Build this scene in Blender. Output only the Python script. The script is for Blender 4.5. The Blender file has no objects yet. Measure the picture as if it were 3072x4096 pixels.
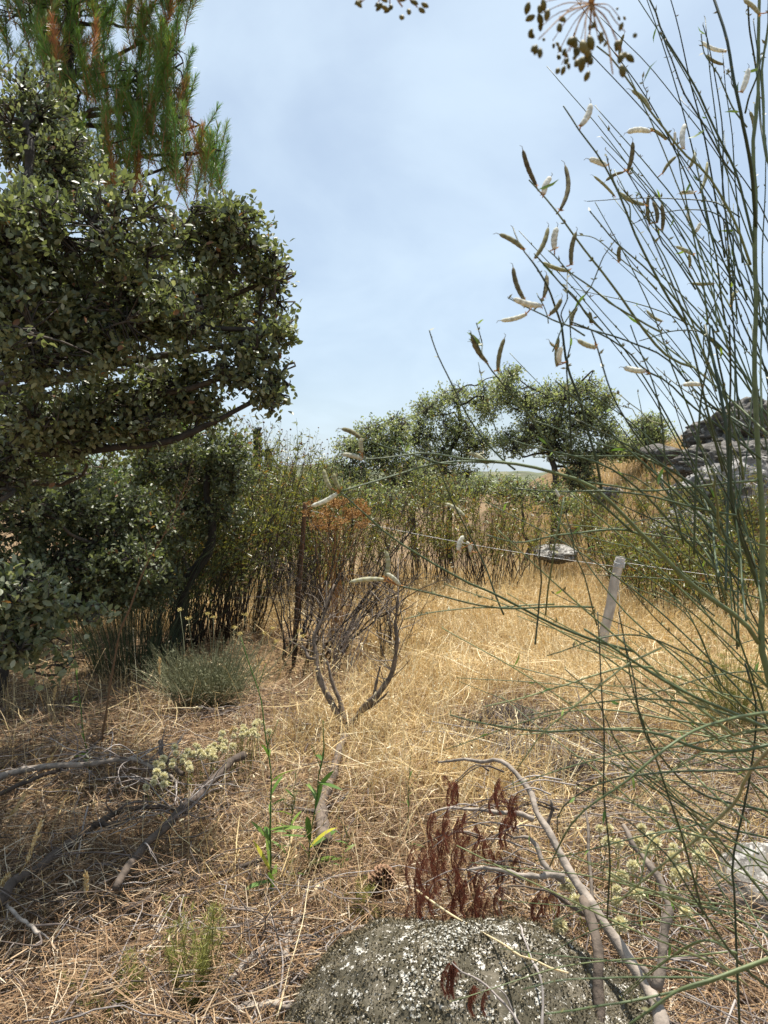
import bpy, bmesh, math
import numpy as np
from mathutils import Vector

R = np.random.default_rng(11)
SC = bpy.context.scene
COL = SC.collection
F = 2048 / math.tan(math.radians(34.0))          # focal length in source pixels (3072 x 4096)
PITCH = math.radians(2.3)
EYE = np.array([0.0, 0.0, 1.55])
FW = np.array([0, math.cos(PITCH), -math.sin(PITCH)])
UPV = np.array([0, math.sin(PITCH), math.cos(PITCH)])
RT = np.array([1.0, 0, 0])
A = np.array


def nrm(v):
    v = np.asarray(v, float)
    return v / np.maximum(np.linalg.norm(v, axis=-1, keepdims=True), 1e-9)


def ss(a, b, x):
    t = np.clip((np.asarray(x, float) - a) / (b - a), 0, 1)
    return t * t * (3 - 2 * t)


# ------------------------------------------------------------------ noise
def _h(i, j, k):
    with np.errstate(over='ignore'):
        n = (i.astype(np.uint32) * np.uint32(374761393) + j.astype(np.uint32) * np.uint32(668265263)
             + k.astype(np.uint32) * np.uint32(2246822519))
        n = (n ^ (n >> np.uint32(13))) * np.uint32(1274126177)
        n = n ^ (n >> np.uint32(16))
    return n.astype(np.float64) / 4294967295.0


def vn(p):
    p = np.asarray(p, float) + 1000.0
    i = np.floor(p).astype(np.int64)
    f = p - i
    f = f * f * (3 - 2 * f)
    o = 0
    for a in (0, 1):
        for b in (0, 1):
            for c in (0, 1):
                w = ((f[:, 0] if a else 1 - f[:, 0]) * (f[:, 1] if b else 1 - f[:, 1]) * (f[:, 2] if c else 1 - f[:, 2]))
                o = o + w * _h(i[:, 0] + a, i[:, 1] + b, i[:, 2] + c)
    return o


def fbm(p, n=4):
    p = np.asarray(p, float)
    o, a, t = 0, 1.0, 0
    for k in range(n):
        o = o + a * (vn(p * 2.03 ** k + 17.3 * k) - 0.5)
        t += a
        a *= 0.5
    return o / t * 2


# ------------------------------------------------------------------ terrain
def H(x, y):
    x = np.asarray(x, float)
    y = np.asarray(y, float)
    q = np.stack([x.ravel(), y.ravel(), 0 * x.ravel()], 1)
    n = (fbm(q * 0.55, 3) * 0.10 + fbm(q * 2.3, 2) * 0.035).reshape(x.shape)
    d = np.hypot(x, y)
    z = n * (1 - ss(25, 60, d)) * ss(0.2, 2.5, d)
    z = z + 2.45 * ss(2.0, 7.5, x) * ss(9, 15, y) * (1 - ss(24, 60, y))
    z = z - 3.0 * ss(11.5, 20, y) * (1 - ss(0.5, 4.5, x))
    z = z - 30 * ss(24, 140, d)
    return z


def P(sx, sy, d):
    return EYE + d * (FW + (sx - 1536) / F * RT + (2048 - sy) / F * UPV)


def G(sx, sy):
    d0 = FW + (sx - 1536) / F * RT + (2048 - sy) / F * UPV
    ts = np.linspace(0.8, 40, 4000)
    pts = EYE + ts[:, None] * d0
    hit = np.nonzero(pts[:, 2] < H(pts[:, 0], pts[:, 1]))[0]
    return pts[hit[0]] if len(hit) else pts[-1]


def gz(x, y):
    return float(H(A([x]), A([y]))[0])


# ------------------------------------------------------------------ mesh builder
class MB:
    def __init__(self):
        self.v, self.l, self.c, self.t, self.n = [], [], [], [], 0

    def add(self, v, faces, tint=0.5):
        v = np.asarray(v, float).reshape(-1, 3)
        t = np.asarray(tint, float)
        self.t.append(np.full(len(v), float(t)) if t.ndim == 0 else t.ravel())
        self.v.append(v)
        for f in faces:
            f = np.asarray(f, np.int64)
            self.l.append((f + self.n).ravel())
            self.c.append(np.full(len(f), f.shape[1]))
        self.n += len(v)

    def build(self, name, mat, parent=None, smooth=False, kind=None, off=None):
        v = np.concatenate(self.v) if self.v else np.zeros((0, 3))
        if parent is not None:
            v = v - A(parent.location if off is None else off)
        me = bpy.data.meshes.new(name)
        lo = np.concatenate(self.l)
        cn = np.concatenate(self.c)
        me.vertices.add(len(v))
        me.vertices.foreach_set('co', v.ravel().astype(np.float32))
        me.loops.add(len(lo))
        me.loops.foreach_set('vertex_index', lo.astype(np.int32))
        me.polygons.add(len(cn))
        me.polygons.foreach_set('loop_start', (np.cumsum(cn) - cn).astype(np.int32))
        if smooth:
            me.polygons.foreach_set('use_smooth', np.ones(len(cn), bool))
        at = me.attributes.new('tint', 'FLOAT', 'POINT')
        at.data.foreach_set('value', np.concatenate(self.t).astype(np.float32))
        me.update(calc_edges=True)
        me.materials.append(mat)
        o = bpy.data.objects.new(name, me)
        COL.objects.link(o)
        if parent is not None:
            o.parent = parent
        if kind:
            o['kind'] = kind
        return o


def thing(name, label, cat, loc=(0, 0, 0), group=None):
    o = bpy.data.objects.new(name, None)
    o.empty_display_size = 0.1
    COL.objects.link(o)
    o.location = [float(c) for c in loc]
    o['label'] = label
    o['category'] = cat
    if group:
        o['group'] = group
    return o


def tag(o, label, cat, group=None):
    o['label'] = label
    o['category'] = cat
    if group:
        o['group'] = group
    return o


def tubes(mb, Pts, Rad, sides=5, tint=0.5, cap=True):
    """Pts N,K,3  Rad N,K"""
    Pts = np.asarray(Pts, float)
    N, K, _ = Pts.shape
    Rad = np.broadcast_to(np.asarray(Rad, float), (N, K))
    T = nrm(np.gradient(Pts, axis=1))
    ax = nrm(Pts[:, -1] - Pts[:, 0])
    ref = np.where(np.abs(ax[:, 2:3]) < 0.8, A([[0, 0, 1.0]]), A([[0.3, 1.0, 0]]))
    ref = nrm(ref - (ref * ax).sum(1, keepdims=True) * ax)
    n = nrm(ref[:, None] - (ref[:, None] * T).sum(2, keepdims=True) * T)
    b = np.cross(T, n)
    ang = np.arange(sides) * 2 * math.pi / sides
    V = Pts[:, :, None] + Rad[:, :, None, None] * (n[:, :, None] * np.cos(ang)[:, None] + b[:, :, None] * np.sin(ang)[:, None])
    idx = np.arange(N * K * sides).reshape(N, K, sides)
    a = idx[:, :-1]
    c = idx[:, 1:]
    q = np.stack([a, np.roll(a, -1, 2), np.roll(c, -1, 2), c], -1).reshape(-1, 4)
    fs = [q]
    if cap:
        fs += [idx[:, -1], idx[:, 0, ::-1]]
    t = np.asarray(tint, float)
    if t.ndim == 1:
        t = np.repeat(t, K * sides)
    elif t.ndim == 2:
        t = np.repeat(t.ravel(), sides)
    mb.add(V, fs, t)


def strips(mb, Pts, W, side, tint=0.5):
    N, K, _ = Pts.shape
    W = np.broadcast_to(np.asarray(W, float), (N, K))
    s = side[:, None] * W[:, :, None] * 0.5
    V = np.stack([Pts - s, Pts + s], 2)
    idx = np.arange(N * K * 2).reshape(N, K, 2)
    q = np.stack([idx[:, :-1, 0], idx[:, :-1, 1], idx[:, 1:, 1], idx[:, 1:, 0]], -1).reshape(-1, 4)
    t = np.asarray(tint, float)
    if t.ndim == 1:
        t = np.repeat(t, K * 2)
    mb.add(V, [q], t)


OAKLEAF = (A([[0, 0, 0], [.22, .22, .05], [.62, .27, .07], [1, 0, -.08], [.22, -.22, .05], [.62, -.27, .07], [.32, 0, -.02], [.7, 0, -.03]]),
           [A([[0, 4, 6], [0, 6, 1], [7, 3, 2], [7, 5, 3]]), A([[1, 6, 7, 2], [4, 5, 7, 6]])])
NARROW = (A([[0, 0, 0], [.45, .085, .03], [1, 0, -.12], [.45, -.085, .03], [.45, 0, -.01]]),
          [A([[0, 3, 4], [0, 4, 1], [4, 3, 2], [4, 2, 1]])])
LANCE = (A([[0, 0, 0], [.3, .07, .04], [.65, .06, .05], [1, 0, -.1], [.65, -.06, .05], [.3, -.07, .04]]),
         [A([[0, 5, 1], [2, 4, 3]]), A([[1, 5, 4, 2]])])
SPIKE = (A([[0, 0, 0], [.4, .13, 0], [1, 0, 0], [.4, -.13, 0]]), [A([[0, 3, 2, 1]])])


def leaves(mb, tpl, O, D, L, tint, wr=1.0, upv=None):
    T, fs = tpl
    N = len(O)
    D = nrm(D)
    U = nrm(R.normal(size=(N, 3))) if upv is None else upv
    S = nrm(np.cross(D, U))
    Nn = np.cross(S, D)
    L = np.broadcast_to(np.asarray(L, float), (N,))
    V = O[:, None] + L[:, None, None] * (T[None, :, 0:1] * D[:, None] + T[None, :, 1:2] * wr * S[:, None] + T[None, :, 2:3] * Nn[:, None])
    off = (np.arange(N) * len(T))[:, None, None]
    F2 = [(f[None] + off).reshape(-1, f.shape[1]) for f in fs]
    t = np.asarray(tint, float)
    t = np.repeat(np.broadcast_to(t, (N,)), len(T))
    mb.add(V, F2, t)


def cr(pts, n):
    """Catmull-Rom resample"""
    p = np.asarray(pts, float)
    if len(p) < 3:
        return p[0] + np.linspace(0, 1, n)[:, None] * (p[-1] - p[0])
    q = np.vstack([2 * p[0] - p[1], p, 2 * p[-1] - p[-2]])
    d = np.r_[0, np.cumsum(np.linalg.norm(np.diff(p, axis=0), axis=1))]
    s = np.linspace(0, d[-1], n)
    k = np.clip(np.searchsorted(d, s, side='right') - 1, 0, len(p) - 2)
    t = ((s - d[k]) / np.maximum(d[k + 1] - d[k], 1e-9))[:, None]
    a, b, c, e = q[k], q[k + 1], q[k + 2], q[k + 3]
    return 0.5 * (2 * b + (c - a) * t + (2 * a - 5 * b + 4 * c - e) * t ** 2 + (3 * b - a - 3 * c + e) * t ** 3)


def jit(pts, a, knots=6):
    """low-frequency wander added to a polyline"""
    k = R.normal(size=(knots, pts.shape[1])) * a
    k[0] = 0
    k[-1] = 0
    x = np.linspace(0, knots - 1, len(pts))
    return pts + np.stack([np.interp(x, np.arange(knots), k[:, i]) for i in range(pts.shape[1])], 1)


def limb(mb, pts, r0, r1, n=14, sides=7, wob=0.0, tint=0.5, kn=0.12):
    p = cr(pts, n)
    if wob:
        p = jit(p, wob, max(4, n // 2))
    r = np.linspace(r0, r1, n) * (1 + R.normal(size=n) * kn)
    tubes(mb, p[None], r[None], sides, tint)
    return p


def rand_dirs(n, bias=(0, 0, 0), k=1.0):
    return nrm(nrm(R.normal(size=(n, 3))) * k + A(bias))


# ------------------------------------------------------------------ materials
def mat(name, ramp, rough=0.7, trans=0.0, noise=None, spec=0.3, bump=None, tcol=None):
    m = bpy.data.materials.new(name)
    m.use_nodes = True
    nt = m.node_tree
    nt.nodes.clear()
    N = nt.nodes.new
    out = N('ShaderNodeOutputMaterial')
    bs = N('ShaderNodeBsdfPrincipled')
    at = N('ShaderNodeAttribute')
    at.attribute_name = 'tint'
    cr_ = N('ShaderNodeValToRGB')
    el = cr_.color_ramp.elements
    while len(el) < len(ramp):
        el.new(0.5)
    for e, (p, c) in zip(el, ramp):
        e.position = p
        e.color = (*c, 1)
    nt.links.new(at.outputs['Fac'], cr_.inputs[0])
    col = cr_.outputs[0]
    tc = N('ShaderNodeTexCoord')
    if noise:
        nz = N('ShaderNodeTexNoise')
        nz.inputs['Scale'].default_value = noise[0]
        nz.inputs['Detail'].default_value = 5
        nt.links.new(tc.outputs['Object'], nz.inputs['Vector'])
        mr = N('ShaderNodeMapRange')
        mr.inputs['From Min'].default_value = 0.3
        mr.inputs['From Max'].default_value = 0.7
        mr.inputs['To Min'].default_value = 1 - noise[1]
        mr.inputs['To Max'].default_value = 1 + noise[1]
        nt.links.new(nz.outputs['Fac'], mr.inputs['Value'])
        mx = N('ShaderNodeVectorMath')
        mx.operation = 'SCALE'
        nt.links.new(col, mx.inputs[0])
        nt.links.new(mr.outputs[0], mx.inputs['Scale'])
        col = mx.outputs[0]
    nt.links.new(col, bs.inputs['Base Color'])
    bs.inputs['Roughness'].default_value = rough
    bs.inputs['Specular IOR Level'].default_value = spec
    if bump:
        nb = N('ShaderNodeTexNoise')
        nb.inputs['Scale'].default_value = bump[0]
        nb.inputs['Detail'].default_value = 6
        nt.links.new(tc.outputs['Object'], nb.inputs['Vector'])
        bp = N('ShaderNodeBump')
        bp.inputs['Strength'].default_value = 0.8
        bp.inputs['Distance'].default_value = bump[1]
        nt.links.new(nb.outputs['Fac'], bp.inputs['Height'])
        nt.links.new(bp.outputs[0], bs.inputs['Normal'])
    sh = bs.outputs[0]
    if trans:
        tr = N('ShaderNodeBsdfTranslucent')
        sc = N('ShaderNodeVectorMath')
        sc.operation = 'MULTIPLY'
        sc.inputs[1].default_value = tcol or (1.5, 1.5, 0.8)
        nt.links.new(col, sc.inputs[0])
        nt.links.new(sc.outputs[0], tr.inputs['Color'])
        mi = N('ShaderNodeMixShader')
        mi.inputs[0].default_value = trans
        nt.links.new(sh, mi.inputs[1])
        nt.links.new(tr.outputs[0], mi.inputs[2])
        sh = mi.outputs[0]
    nt.links.new(sh, out.inputs['Surface'])
    return m


def rock_mat(name, base, dark, light, s=1.0, lo=0.50, hi=0.56, dk=(0.42, 0.58), top=0.0):
    m = bpy.data.materials.new(name)
    m.use_nodes = True
    nt = m.node_tree
    bs = nt.nodes['Principled BSDF']
    bs.inputs['Roughness'].default_value = 0.95
    bs.inputs['Specular IOR Level'].default_value = 0.15
    N = nt.nodes.new
    tc = N('ShaderNodeTexCoord')

    def noise(sc, det=8, rough=0.65):
        n = N('ShaderNodeTexNoise')
        n.inputs['Scale'].default_value = sc
        n.inputs['Detail'].default_value = det
        n.inputs['Roughness'].default_value = rough
        nt.links.new(tc.outputs['Object'], n.inputs['Vector'])
        return n.outputs['Fac']

    def ramp(v, a, b, c0=(0, 0, 0), c1=(1, 1, 1)):
        r = N('ShaderNodeValToRGB')
        r.color_ramp.elements[0].position = a
        r.color_ramp.elements[1].position = b
        r.color_ramp.elements[0].color = (*c0, 1)
        r.color_ramp.elements[1].color = (*c1, 1)
        nt.links.new(v, r.inputs[0])
        return r.outputs[0]

    def mix(f, a, b):
        x = N('ShaderNodeMix')
        x.data_type = 'RGBA'
        nt.links.new(f, x.inputs['Factor'])
        for sck, val in ((x.inputs['A'], a), (x.inputs['B'], b)):
            if isinstance(val, tuple):
                sck.default_value = (*val, 1)
            else:
                nt.links.new(val, sck)
        return x.outputs['Result']
    grain = ramp(noise(60 * s, 4), 0.3, 0.7, tuple(c * 0.7 for c in base), tuple(min(1, c * 1.3) for c in base))
    c = mix(ramp(noise(4 * s), *dk), grain, dark)
    patch = noise(9 * s, 9, 0.75)
    if top:                                  # crusty lichen favours the flat top
        ge = N('ShaderNodeNewGeometry')
        se = N('ShaderNodeSeparateXYZ')
        nt.links.new(ge.outputs['Normal'], se.inputs[0])
        mr = N('ShaderNodeMapRange')
        mr.inputs['From Min'].default_value = 0.80
        mr.inputs['From Max'].default_value = 1.0
        mr.inputs['To Min'].default_value = 0.0
        mr.inputs['To Max'].default_value = top
        nt.links.new(se.outputs['Z'], mr.inputs['Value'])
        sm = N('ShaderNodeMath')
        nt.links.new(patch, sm.inputs[0])
        nt.links.new(mr.outputs[0], sm.inputs[1])
        patch = sm.outputs[0]
    c = mix(ramp(patch, lo, hi), c, light)
    c = mix(ramp(noise(38 * s, 3, 0.5), 0.64, 0.68), c, tuple(min(1, q * 1.1) for q in light))
    nt.links.new(c, bs.inputs['Base Color'])
    bp = N('ShaderNodeBump')
    bp.inputs['Strength'].default_value = 0.9
    bp.inputs['Distance'].default_value = 0.012 / s
    nt.links.new(noise(45 * s, 8, 0.7), bp.inputs['Height'])
    nt.links.new(bp.outputs[0], bs.inputs['Normal'])
    return m


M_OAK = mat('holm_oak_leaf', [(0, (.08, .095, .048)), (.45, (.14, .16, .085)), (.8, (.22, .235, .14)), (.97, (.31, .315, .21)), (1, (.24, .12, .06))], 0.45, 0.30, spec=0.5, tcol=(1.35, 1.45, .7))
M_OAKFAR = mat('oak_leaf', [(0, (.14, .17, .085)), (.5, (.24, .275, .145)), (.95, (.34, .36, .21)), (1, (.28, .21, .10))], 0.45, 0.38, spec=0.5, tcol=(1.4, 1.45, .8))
M_BARK = mat('dark_bark', [(0, (.03, .026, .022)), (1, (.085, .07, .055))], 0.95, noise=(30, .4), bump=(40, .01))
M_BARK2 = mat('rockrose_stem', [(0, (.022, .016, .011)), (.7, (.05, .037, .026)), (1, (.12, .09, .06))], 0.75)
M_NEED = mat('pine_needle', [(0, (.06, .13, .035)), (.45, (.11, .21, .05)), (.62, (.17, .28, .07)), (.72, (.34, .19, .08)), (1, (.40, .16, .08))], 0.42, 0.35, spec=0.5)
M_ROSE = mat('rockrose_leaf', [(0, (.065, .08, .02)), (.5, (.15, .165, .045)), (.8, (.25, .235, .065)), (.9, (.26, .155, .05)), (1, (.18, .085, .03))], 0.33, 0.38, spec=0.5)
M_CAPS = mat('rockrose_capsule', [(0, (.06, .03, .015)), (1, (.17, .085, .04))], 0.8)
M_STRAW = mat('dry_straw', [(0, (.24, .145, .06)), (.35, (.52, .37, .17)), (.75, (.70, .55, .29)), (1, (.80, .72, .50))], 0.5, 0.3, tcol=(1.1, 1.0, .8))
M_LITTER = mat('dead_litter', [(0, (.055, .032, .018)), (.35, (.17, .098, .05)), (.7, (.36, .235, .125)), (1, (.60, .50, .36))], 0.8, 0.1, tcol=(1, 1, .9))
M_TWIG = mat('grey_twig', [(0, (.05, .038, .03)), (.5, (.16, .125, .105)), (1, (.36, .32, .29))], 0.9, noise=(20, .3))
M_LOG = mat('weathered_branch', [(0, (.05, .036, .028)), (.5, (.14, .108, .082)), (1, (.31, .265, .22))], 0.85, noise=(26, .45), bump=(60, .006))
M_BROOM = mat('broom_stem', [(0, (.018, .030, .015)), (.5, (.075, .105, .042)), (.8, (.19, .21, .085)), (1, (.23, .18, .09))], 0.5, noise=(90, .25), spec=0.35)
M_POD = mat('broom_pod', [(0, (.11, .085, .045)), (.5, (.34, .32, .16)), (1, (.80, .79, .74))], 0.85, 0.25, noise=(220, .3), tcol=(1, 1, .8))
M_CALYX = mat('withered_calyx', [(0, (.35, .16, .05)), (1, (.55, .28, .12))], 0.8, 0.2)
M_GREEN = mat('green_weed', [(0, (.05, .10, .02)), (.5, (.10, .18, .035)), (.9, (.18, .26, .05)), (1, (.45, .42, .05))], 0.45, 0.3)
M_FEATH = mat('feathery_weed', [(0, (.12, .13, .03)), (1, (.33, .32, .09))], 0.6, 0.2)
M_SANT = mat('grey_green_bush', [(0, (.13, .135, .07)), (1, (.30, .30, .18))], 0.8, 0.1)
M_HEAD = mat('cream_flower_head', [(0, (.62, .55, .30)), (1, (.84, .80, .60))], 0.8, 0.25, tcol=(1, 1, .8))
M_YEL = mat('yellow_flower_head', [(0, (.50, .36, .10)), (1, (.66, .58, .24))], 0.8)
M_RED = mat('rust_frond', [(0, (.10, .030, .018)), (.6, (.22, .07, .038)), (1, (.34, .13, .07))], 0.6, 0.25, tcol=(1.2, .9, .8))
M_UMB = mat('dry_umbel', [(0, (.26, .13, .05)), (1, (.52, .31, .12))], 0.8, 0.1)
M_SEED = mat('umbel_seed', [(0, (.10, .09, .02)), (1, (.24, .20, .07))], 0.5, 0.35)
M_POST = mat('weathered_grey_wood', [(0, (.36, .32, .28)), (1, (.52, .48, .43))], 0.85, noise=(14, .22), bump=(50, .004))
M_POST2 = mat('brown_post_wood', [(0, (.10, .055, .03)), (1, (.20, .11, .06))], 0.85, noise=(14, .3), bump=(50, .004))
M_WIRE = mat('galvanised_wire', [(0, (.5, .5, .48)), (1, (.6, .6, .58))], 0.4, spec=0.6)
M_CYP = mat('cypress_foliage', [(0, (.02, .035, .015)), (1, (.05, .075, .03))], 0.7)
M_BARKP = mat('bark_flake', [(0, (.42, .31, .18)), (1, (.55, .43, .27))], 0.8, noise=(25, .3), bump=(40, .004))
M_CONE = mat('pine_cone_scale', [(0, (.05, .025, .015)), (1, (.28, .16, .09))], 0.6)
M_MOSS = mat('dry_moss', [(0, (.045, .034, .018)), (.55, (.125, .102, .058)), (1, (.30, .255, .165))], 0.95)
M_LICHEN = mat('white_lichen', [(0, (.22, .21, .17)), (1, (.52, .50, .44))], 0.95)
M_BOULD = rock_mat('lichen_granite', (.15, .13, .095), (.075, .066, .045), (.55, .52, .46), 3.0, .585, .61, (.38, .54), top=.025)
M_BOULD2 = rock_mat('pale_lichen_granite', (.20, .185, .165), (.095, .087, .075), (.44, .42, .385), 2.2, .52, .57)
M_ROCK = rock_mat('granite_outcrop', (.25, .235, .22), (.085, .08, .07), (.44, .42, .39), 0.6, .52, .60, (.42, .60))
M_ROCKD = rock_mat('dark_granite_outcrop', (.17, .155, .14), (.06, .056, .048), (.30, .285, .26), 0.6, .56, .64, (.40, .56))

# ground: brown litter near, straw-coloured soil elsewhere
M_GROUND = rock_mat('dry_soil', (.19, .125, .065), (.09, .058, .032), (.30, .21, .115), 0.35, .50, .62, (.38, .66))
M_HILLS = mat('far_woodland', [(0, (.05, .07, .035)), (1, (.14, .13, .075))], 0.9, noise=(.01, .4))

# ------------------------------------------------------------------ setting
g = MB()
ua = np.linspace(-1, 1, 321)
xs = 0.6 * np.sinh(ua * 9.4)
X, Y = np.meshgrid(xs, xs + 4.0, indexing='ij')
Z = H(X, Y)
nn = len(xs)
idx = np.arange(nn * nn).reshape(nn, nn)
g.add(np.stack([X, Y, Z], -1), [np.stack([idx[:-1, :-1], idx[1:, :-1], idx[1:, 1:], idx[:-1, 1:]], -1).reshape(-1, 4)], 0.5)
o = g.build('ground', M_GROUND, smooth=True)
o['kind'] = 'structure'

g = MB()
th = np.linspace(-1.2, 1.2, 160)
rr = np.linspace(1800, 3800, 24)
TH, RR = np.meshgrid(th, rr, indexing='ij')
q = np.stack([TH.ravel() * 7, RR.ravel() / 500, 0 * TH.ravel()], 1)
HZ = -40 + (ss(1800, 3600, RR) * (85 + 70 * fbm(q, 5).reshape(RR.shape)))
idx = np.arange(TH.size).reshape(TH.shape)
g.add(np.stack([RR * np.sin(TH), RR * np.cos(TH), HZ], -1), [np.stack([idx[:-1, :-1], idx[:-1, 1:], idx[1:, 1:], idx[1:, :-1]], -1).reshape(-1, 4)], R.random(TH.size))
o = g.build('hills', M_HILLS, smooth=True)
o['kind'] = 'structure'

# world
EL = math.radians(73)
SD = A([0.25, 0.60, 0])
SD = nrm(SD) * math.cos(EL)
SD[2] = math.sin(EL)
w = bpy.data.worlds.new('World')
SC.world = w
w.use_nodes = True
nt = w.node_tree
nt.nodes.clear()
N = nt.nodes.new
out = N('ShaderNodeOutputWorld')
bg = N('ShaderNodeBackground')
bg.inputs['Strength'].default_value = 0.073
sky = N('ShaderNodeTexSky')
sky.sky_type = 'NISHITA'
sky.sun_disc = False
sky.sun_elevation = EL
sky.sun_rotation = math.atan2(SD[0], SD[1])
sky.air_density = 1.0
sky.dust_density = 2.5
sky.ozone_density = 1.5
sky.altitude = 600
tc = N('ShaderNodeTexCoord')
sx = N('ShaderNodeSeparateXYZ')
nt.links.new(tc.outputs['Generated'], sx.inputs[0])
ad = N('ShaderNodeMath')
ad.operation = 'ADD'
ad.inputs[1].default_value = 0.22
nt.links.new(sx.outputs['Z'], ad.inputs[0])
mxx = N('ShaderNodeMath')
mxx.operation = 'MAXIMUM'
mxx.inputs[1].default_value = 0.05
nt.links.new(ad.outputs[0], mxx.inputs[0])
dv = N('ShaderNodeVectorMath')
dv.operation = 'DIVIDE'
cb = N('ShaderNodeCombineXYZ')
for k in 'XYZ':
    nt.links.new(mxx.outputs[0], cb.inputs[k])
nt.links.new(tc.outputs['Generated'], dv.inputs[0])
nt.links.new(cb.outputs[0], dv.inputs[1])
mp = N('ShaderNodeMapping')
mp.inputs['Rotation'].default_value = (0, 0, 0.5)
mp.inputs['Scale'].default_value = (1.6, 1.1, 1.0)
nt.links.new(dv.outputs[0], mp.inputs[0])
nz = N('ShaderNodeTexNoise')
nz.inputs['Scale'].default_value = 1.3
nz.inputs['Detail'].default_value = 7
nz.inputs['Roughness'].default_value = 0.52
nz.inputs['Distortion'].default_value = 0.35
nt.links.new(mp.outputs[0], nz.inputs['Vector'])
rp = N('ShaderNodeValToRGB')
rp.color_ramp.interpolation = 'EASE'
rp.color_ramp.elements[0].position = 0.30
rp.color_ramp.elements[0].color = (.42, .42, .42, 1)
rp.color_ramp.elements[1].position = 0.78
rp.color_ramp.elements[1].color = (.74, .74, .74, 1)
nt.links.new(nz.outputs['Fac'], rp.inputs[0])
mx = N('ShaderNodeMix')
mx.data_type = 'RGBA'
nt.links.new(rp.outputs[0], mx.inputs['Factor'])
nt.links.new(sky.outputs[0], mx.inputs['A'])
mx.inputs['B'].default_value = (6.3, 7.6, 8.7, 1)
nt.links.new(mx.outputs['Result'], bg.inputs['Color'])
nt.links.new(bg.outputs[0], out.inputs['Surface'])

sl = bpy.data.lights.new('sun', 'SUN')
sl.energy = 5.0
sl.angle = math.radians(0.5)
sl.color = (1.0, 0.95, 0.87)
so = bpy.data.objects.new('sun', sl)
COL.objects.link(so)
so.rotation_euler = Vector(SD).to_track_quat('Z', 'Y').to_euler()
so.location = (0, 0, 20)

cam = bpy.data.cameras.new('camera')
cam.sensor_fit = 'VERTICAL'
cam.sensor_height = 36
cam.lens = 18 / math.tan(math.radians(34))
cam.clip_start = 0.02
cam.clip_end = 9000
cam.dof.use_dof = True
cam.dof.focus_distance = 2.2
cam.dof.aperture_fstop = 15
co = bpy.data.objects.new('camera', cam)
COL.objects.link(co)
co.location = EYE
co.rotation_euler = (math.pi / 2 - PITCH, 0, 0)
SC.camera = co
SC.view_settings.view_transform = 'Standard'
SC.view_settings.look = 'None'
SC.view_settings.exposure = 0.85


# ------------------------------------------------------------------ rocks
def rock(name, c, rad, seed, m, label=None, cat='rock', group=None, sub=5, amp=0.22, cuts=9, parent=None, fine=0.02):
    r = np.random.default_rng(seed)
    bm = bmesh.new()
    bmesh.ops.create_icosphere(bm, subdivisions=sub, radius=1.0)
    v = A([p.co[:] for p in bm.verts])
    f = A([[x.index for x in q.verts] for q in bm.faces])
    bm.free()
    for k in range(cuts):
        n = nrm(r.normal(size=3))
        dd = r.uniform(0.62, 0.9)
        s = v @ n - dd
        v = v - np.where(s > 0, s * 0.88, 0)[:, None] * n
    v = v * (1 + amp * fbm(v * 1.6 + seed, 4) + fine * fbm(v * 9 + seed * 2, 4))[:, None]
    mb = MB()
    mb.add(v * A(rad) + A(c), [f], 0.5)
    o = mb.build(name, m, parent, smooth=True)
    if label:
        tag(o, label, cat, group)
    return o, v * A(rad) + A(c), f


BC = A([0.24, 1.92, 0.02])
BR = A([0.52, 0.46, 0.32])
# low boulder in the foreground, with dry moss as a part
bo, bv, bf = rock('boulder', BC, BR, 5, M_BOULD, 'low rounded granite boulder with dark dry moss and white lichen in the near grass', 'boulder', sub=6, amp=0.16, cuts=5, fine=0.035)
mb = MB()
tri = bv[bf]
nf = nrm(np.cross(tri[:, 1] - tri[:, 0], tri[:, 2] - tri[:, 0]))
cen = tri.mean(1)
NM = 60000
ok = np.nonzero((nf[:, 2] > 0.05) & (fbm(cen * 7, 5) > -0.42))[0]
pick = R.choice(ok, NM)
pp = cen[pick] + R.normal(size=(NM, 3)) * 0.003
dd = nrm(nf[pick] + R.normal(size=(NM, 3)) * 0.8)
leaves(mb, SPIKE, pp, dd, R.uniform(.003, .009, NM) * (1 + .8 * fbm(pp * 16, 3)), np.clip(R.normal(.5, .22, NM) + .35 * fbm(pp * 9, 3), 0, 1), 2.4)
mo = mb.build('moss', M_MOSS, bo, kind='stuff')
mb = MB()
NL = 2300
sc_ = fbm(cen * 6 + 31, 4) + .55 * fbm(cen * 20 + 7, 3) + .55 * ss(.90, .99, nf[:, 2]) * (cen[:, 1] > BC[1] + .02)
ok = np.nonzero((nf[:, 2] > 0.0) & (sc_ > .42))[0]
pick = R.choice(ok, NL)
pp = cen[pick] + nf[pick] * R.uniform(.002, .007, (NL, 1)) + R.normal(size=(NL, 3)) * .002
dd = nrm(np.cross(nf[pick], R.normal(size=(NL, 3))))
leaves(mb, OAKLEAF, pp, dd, R.uniform(.002, .008, NL), R.random(NL) ** 1.3, 1.6, nrm(nf[pick] + R.normal(size=(NL, 3)) * .35))
mb.build('lichen', M_LICHEN, bo, kind='stuff')


def on_boulder(x, y, k=1.0):
    return ((x - BC[0]) / (BR[0] * k)) ** 2 + ((y - BC[1]) / (BR[1] * k)) ** 2 < 1


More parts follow.
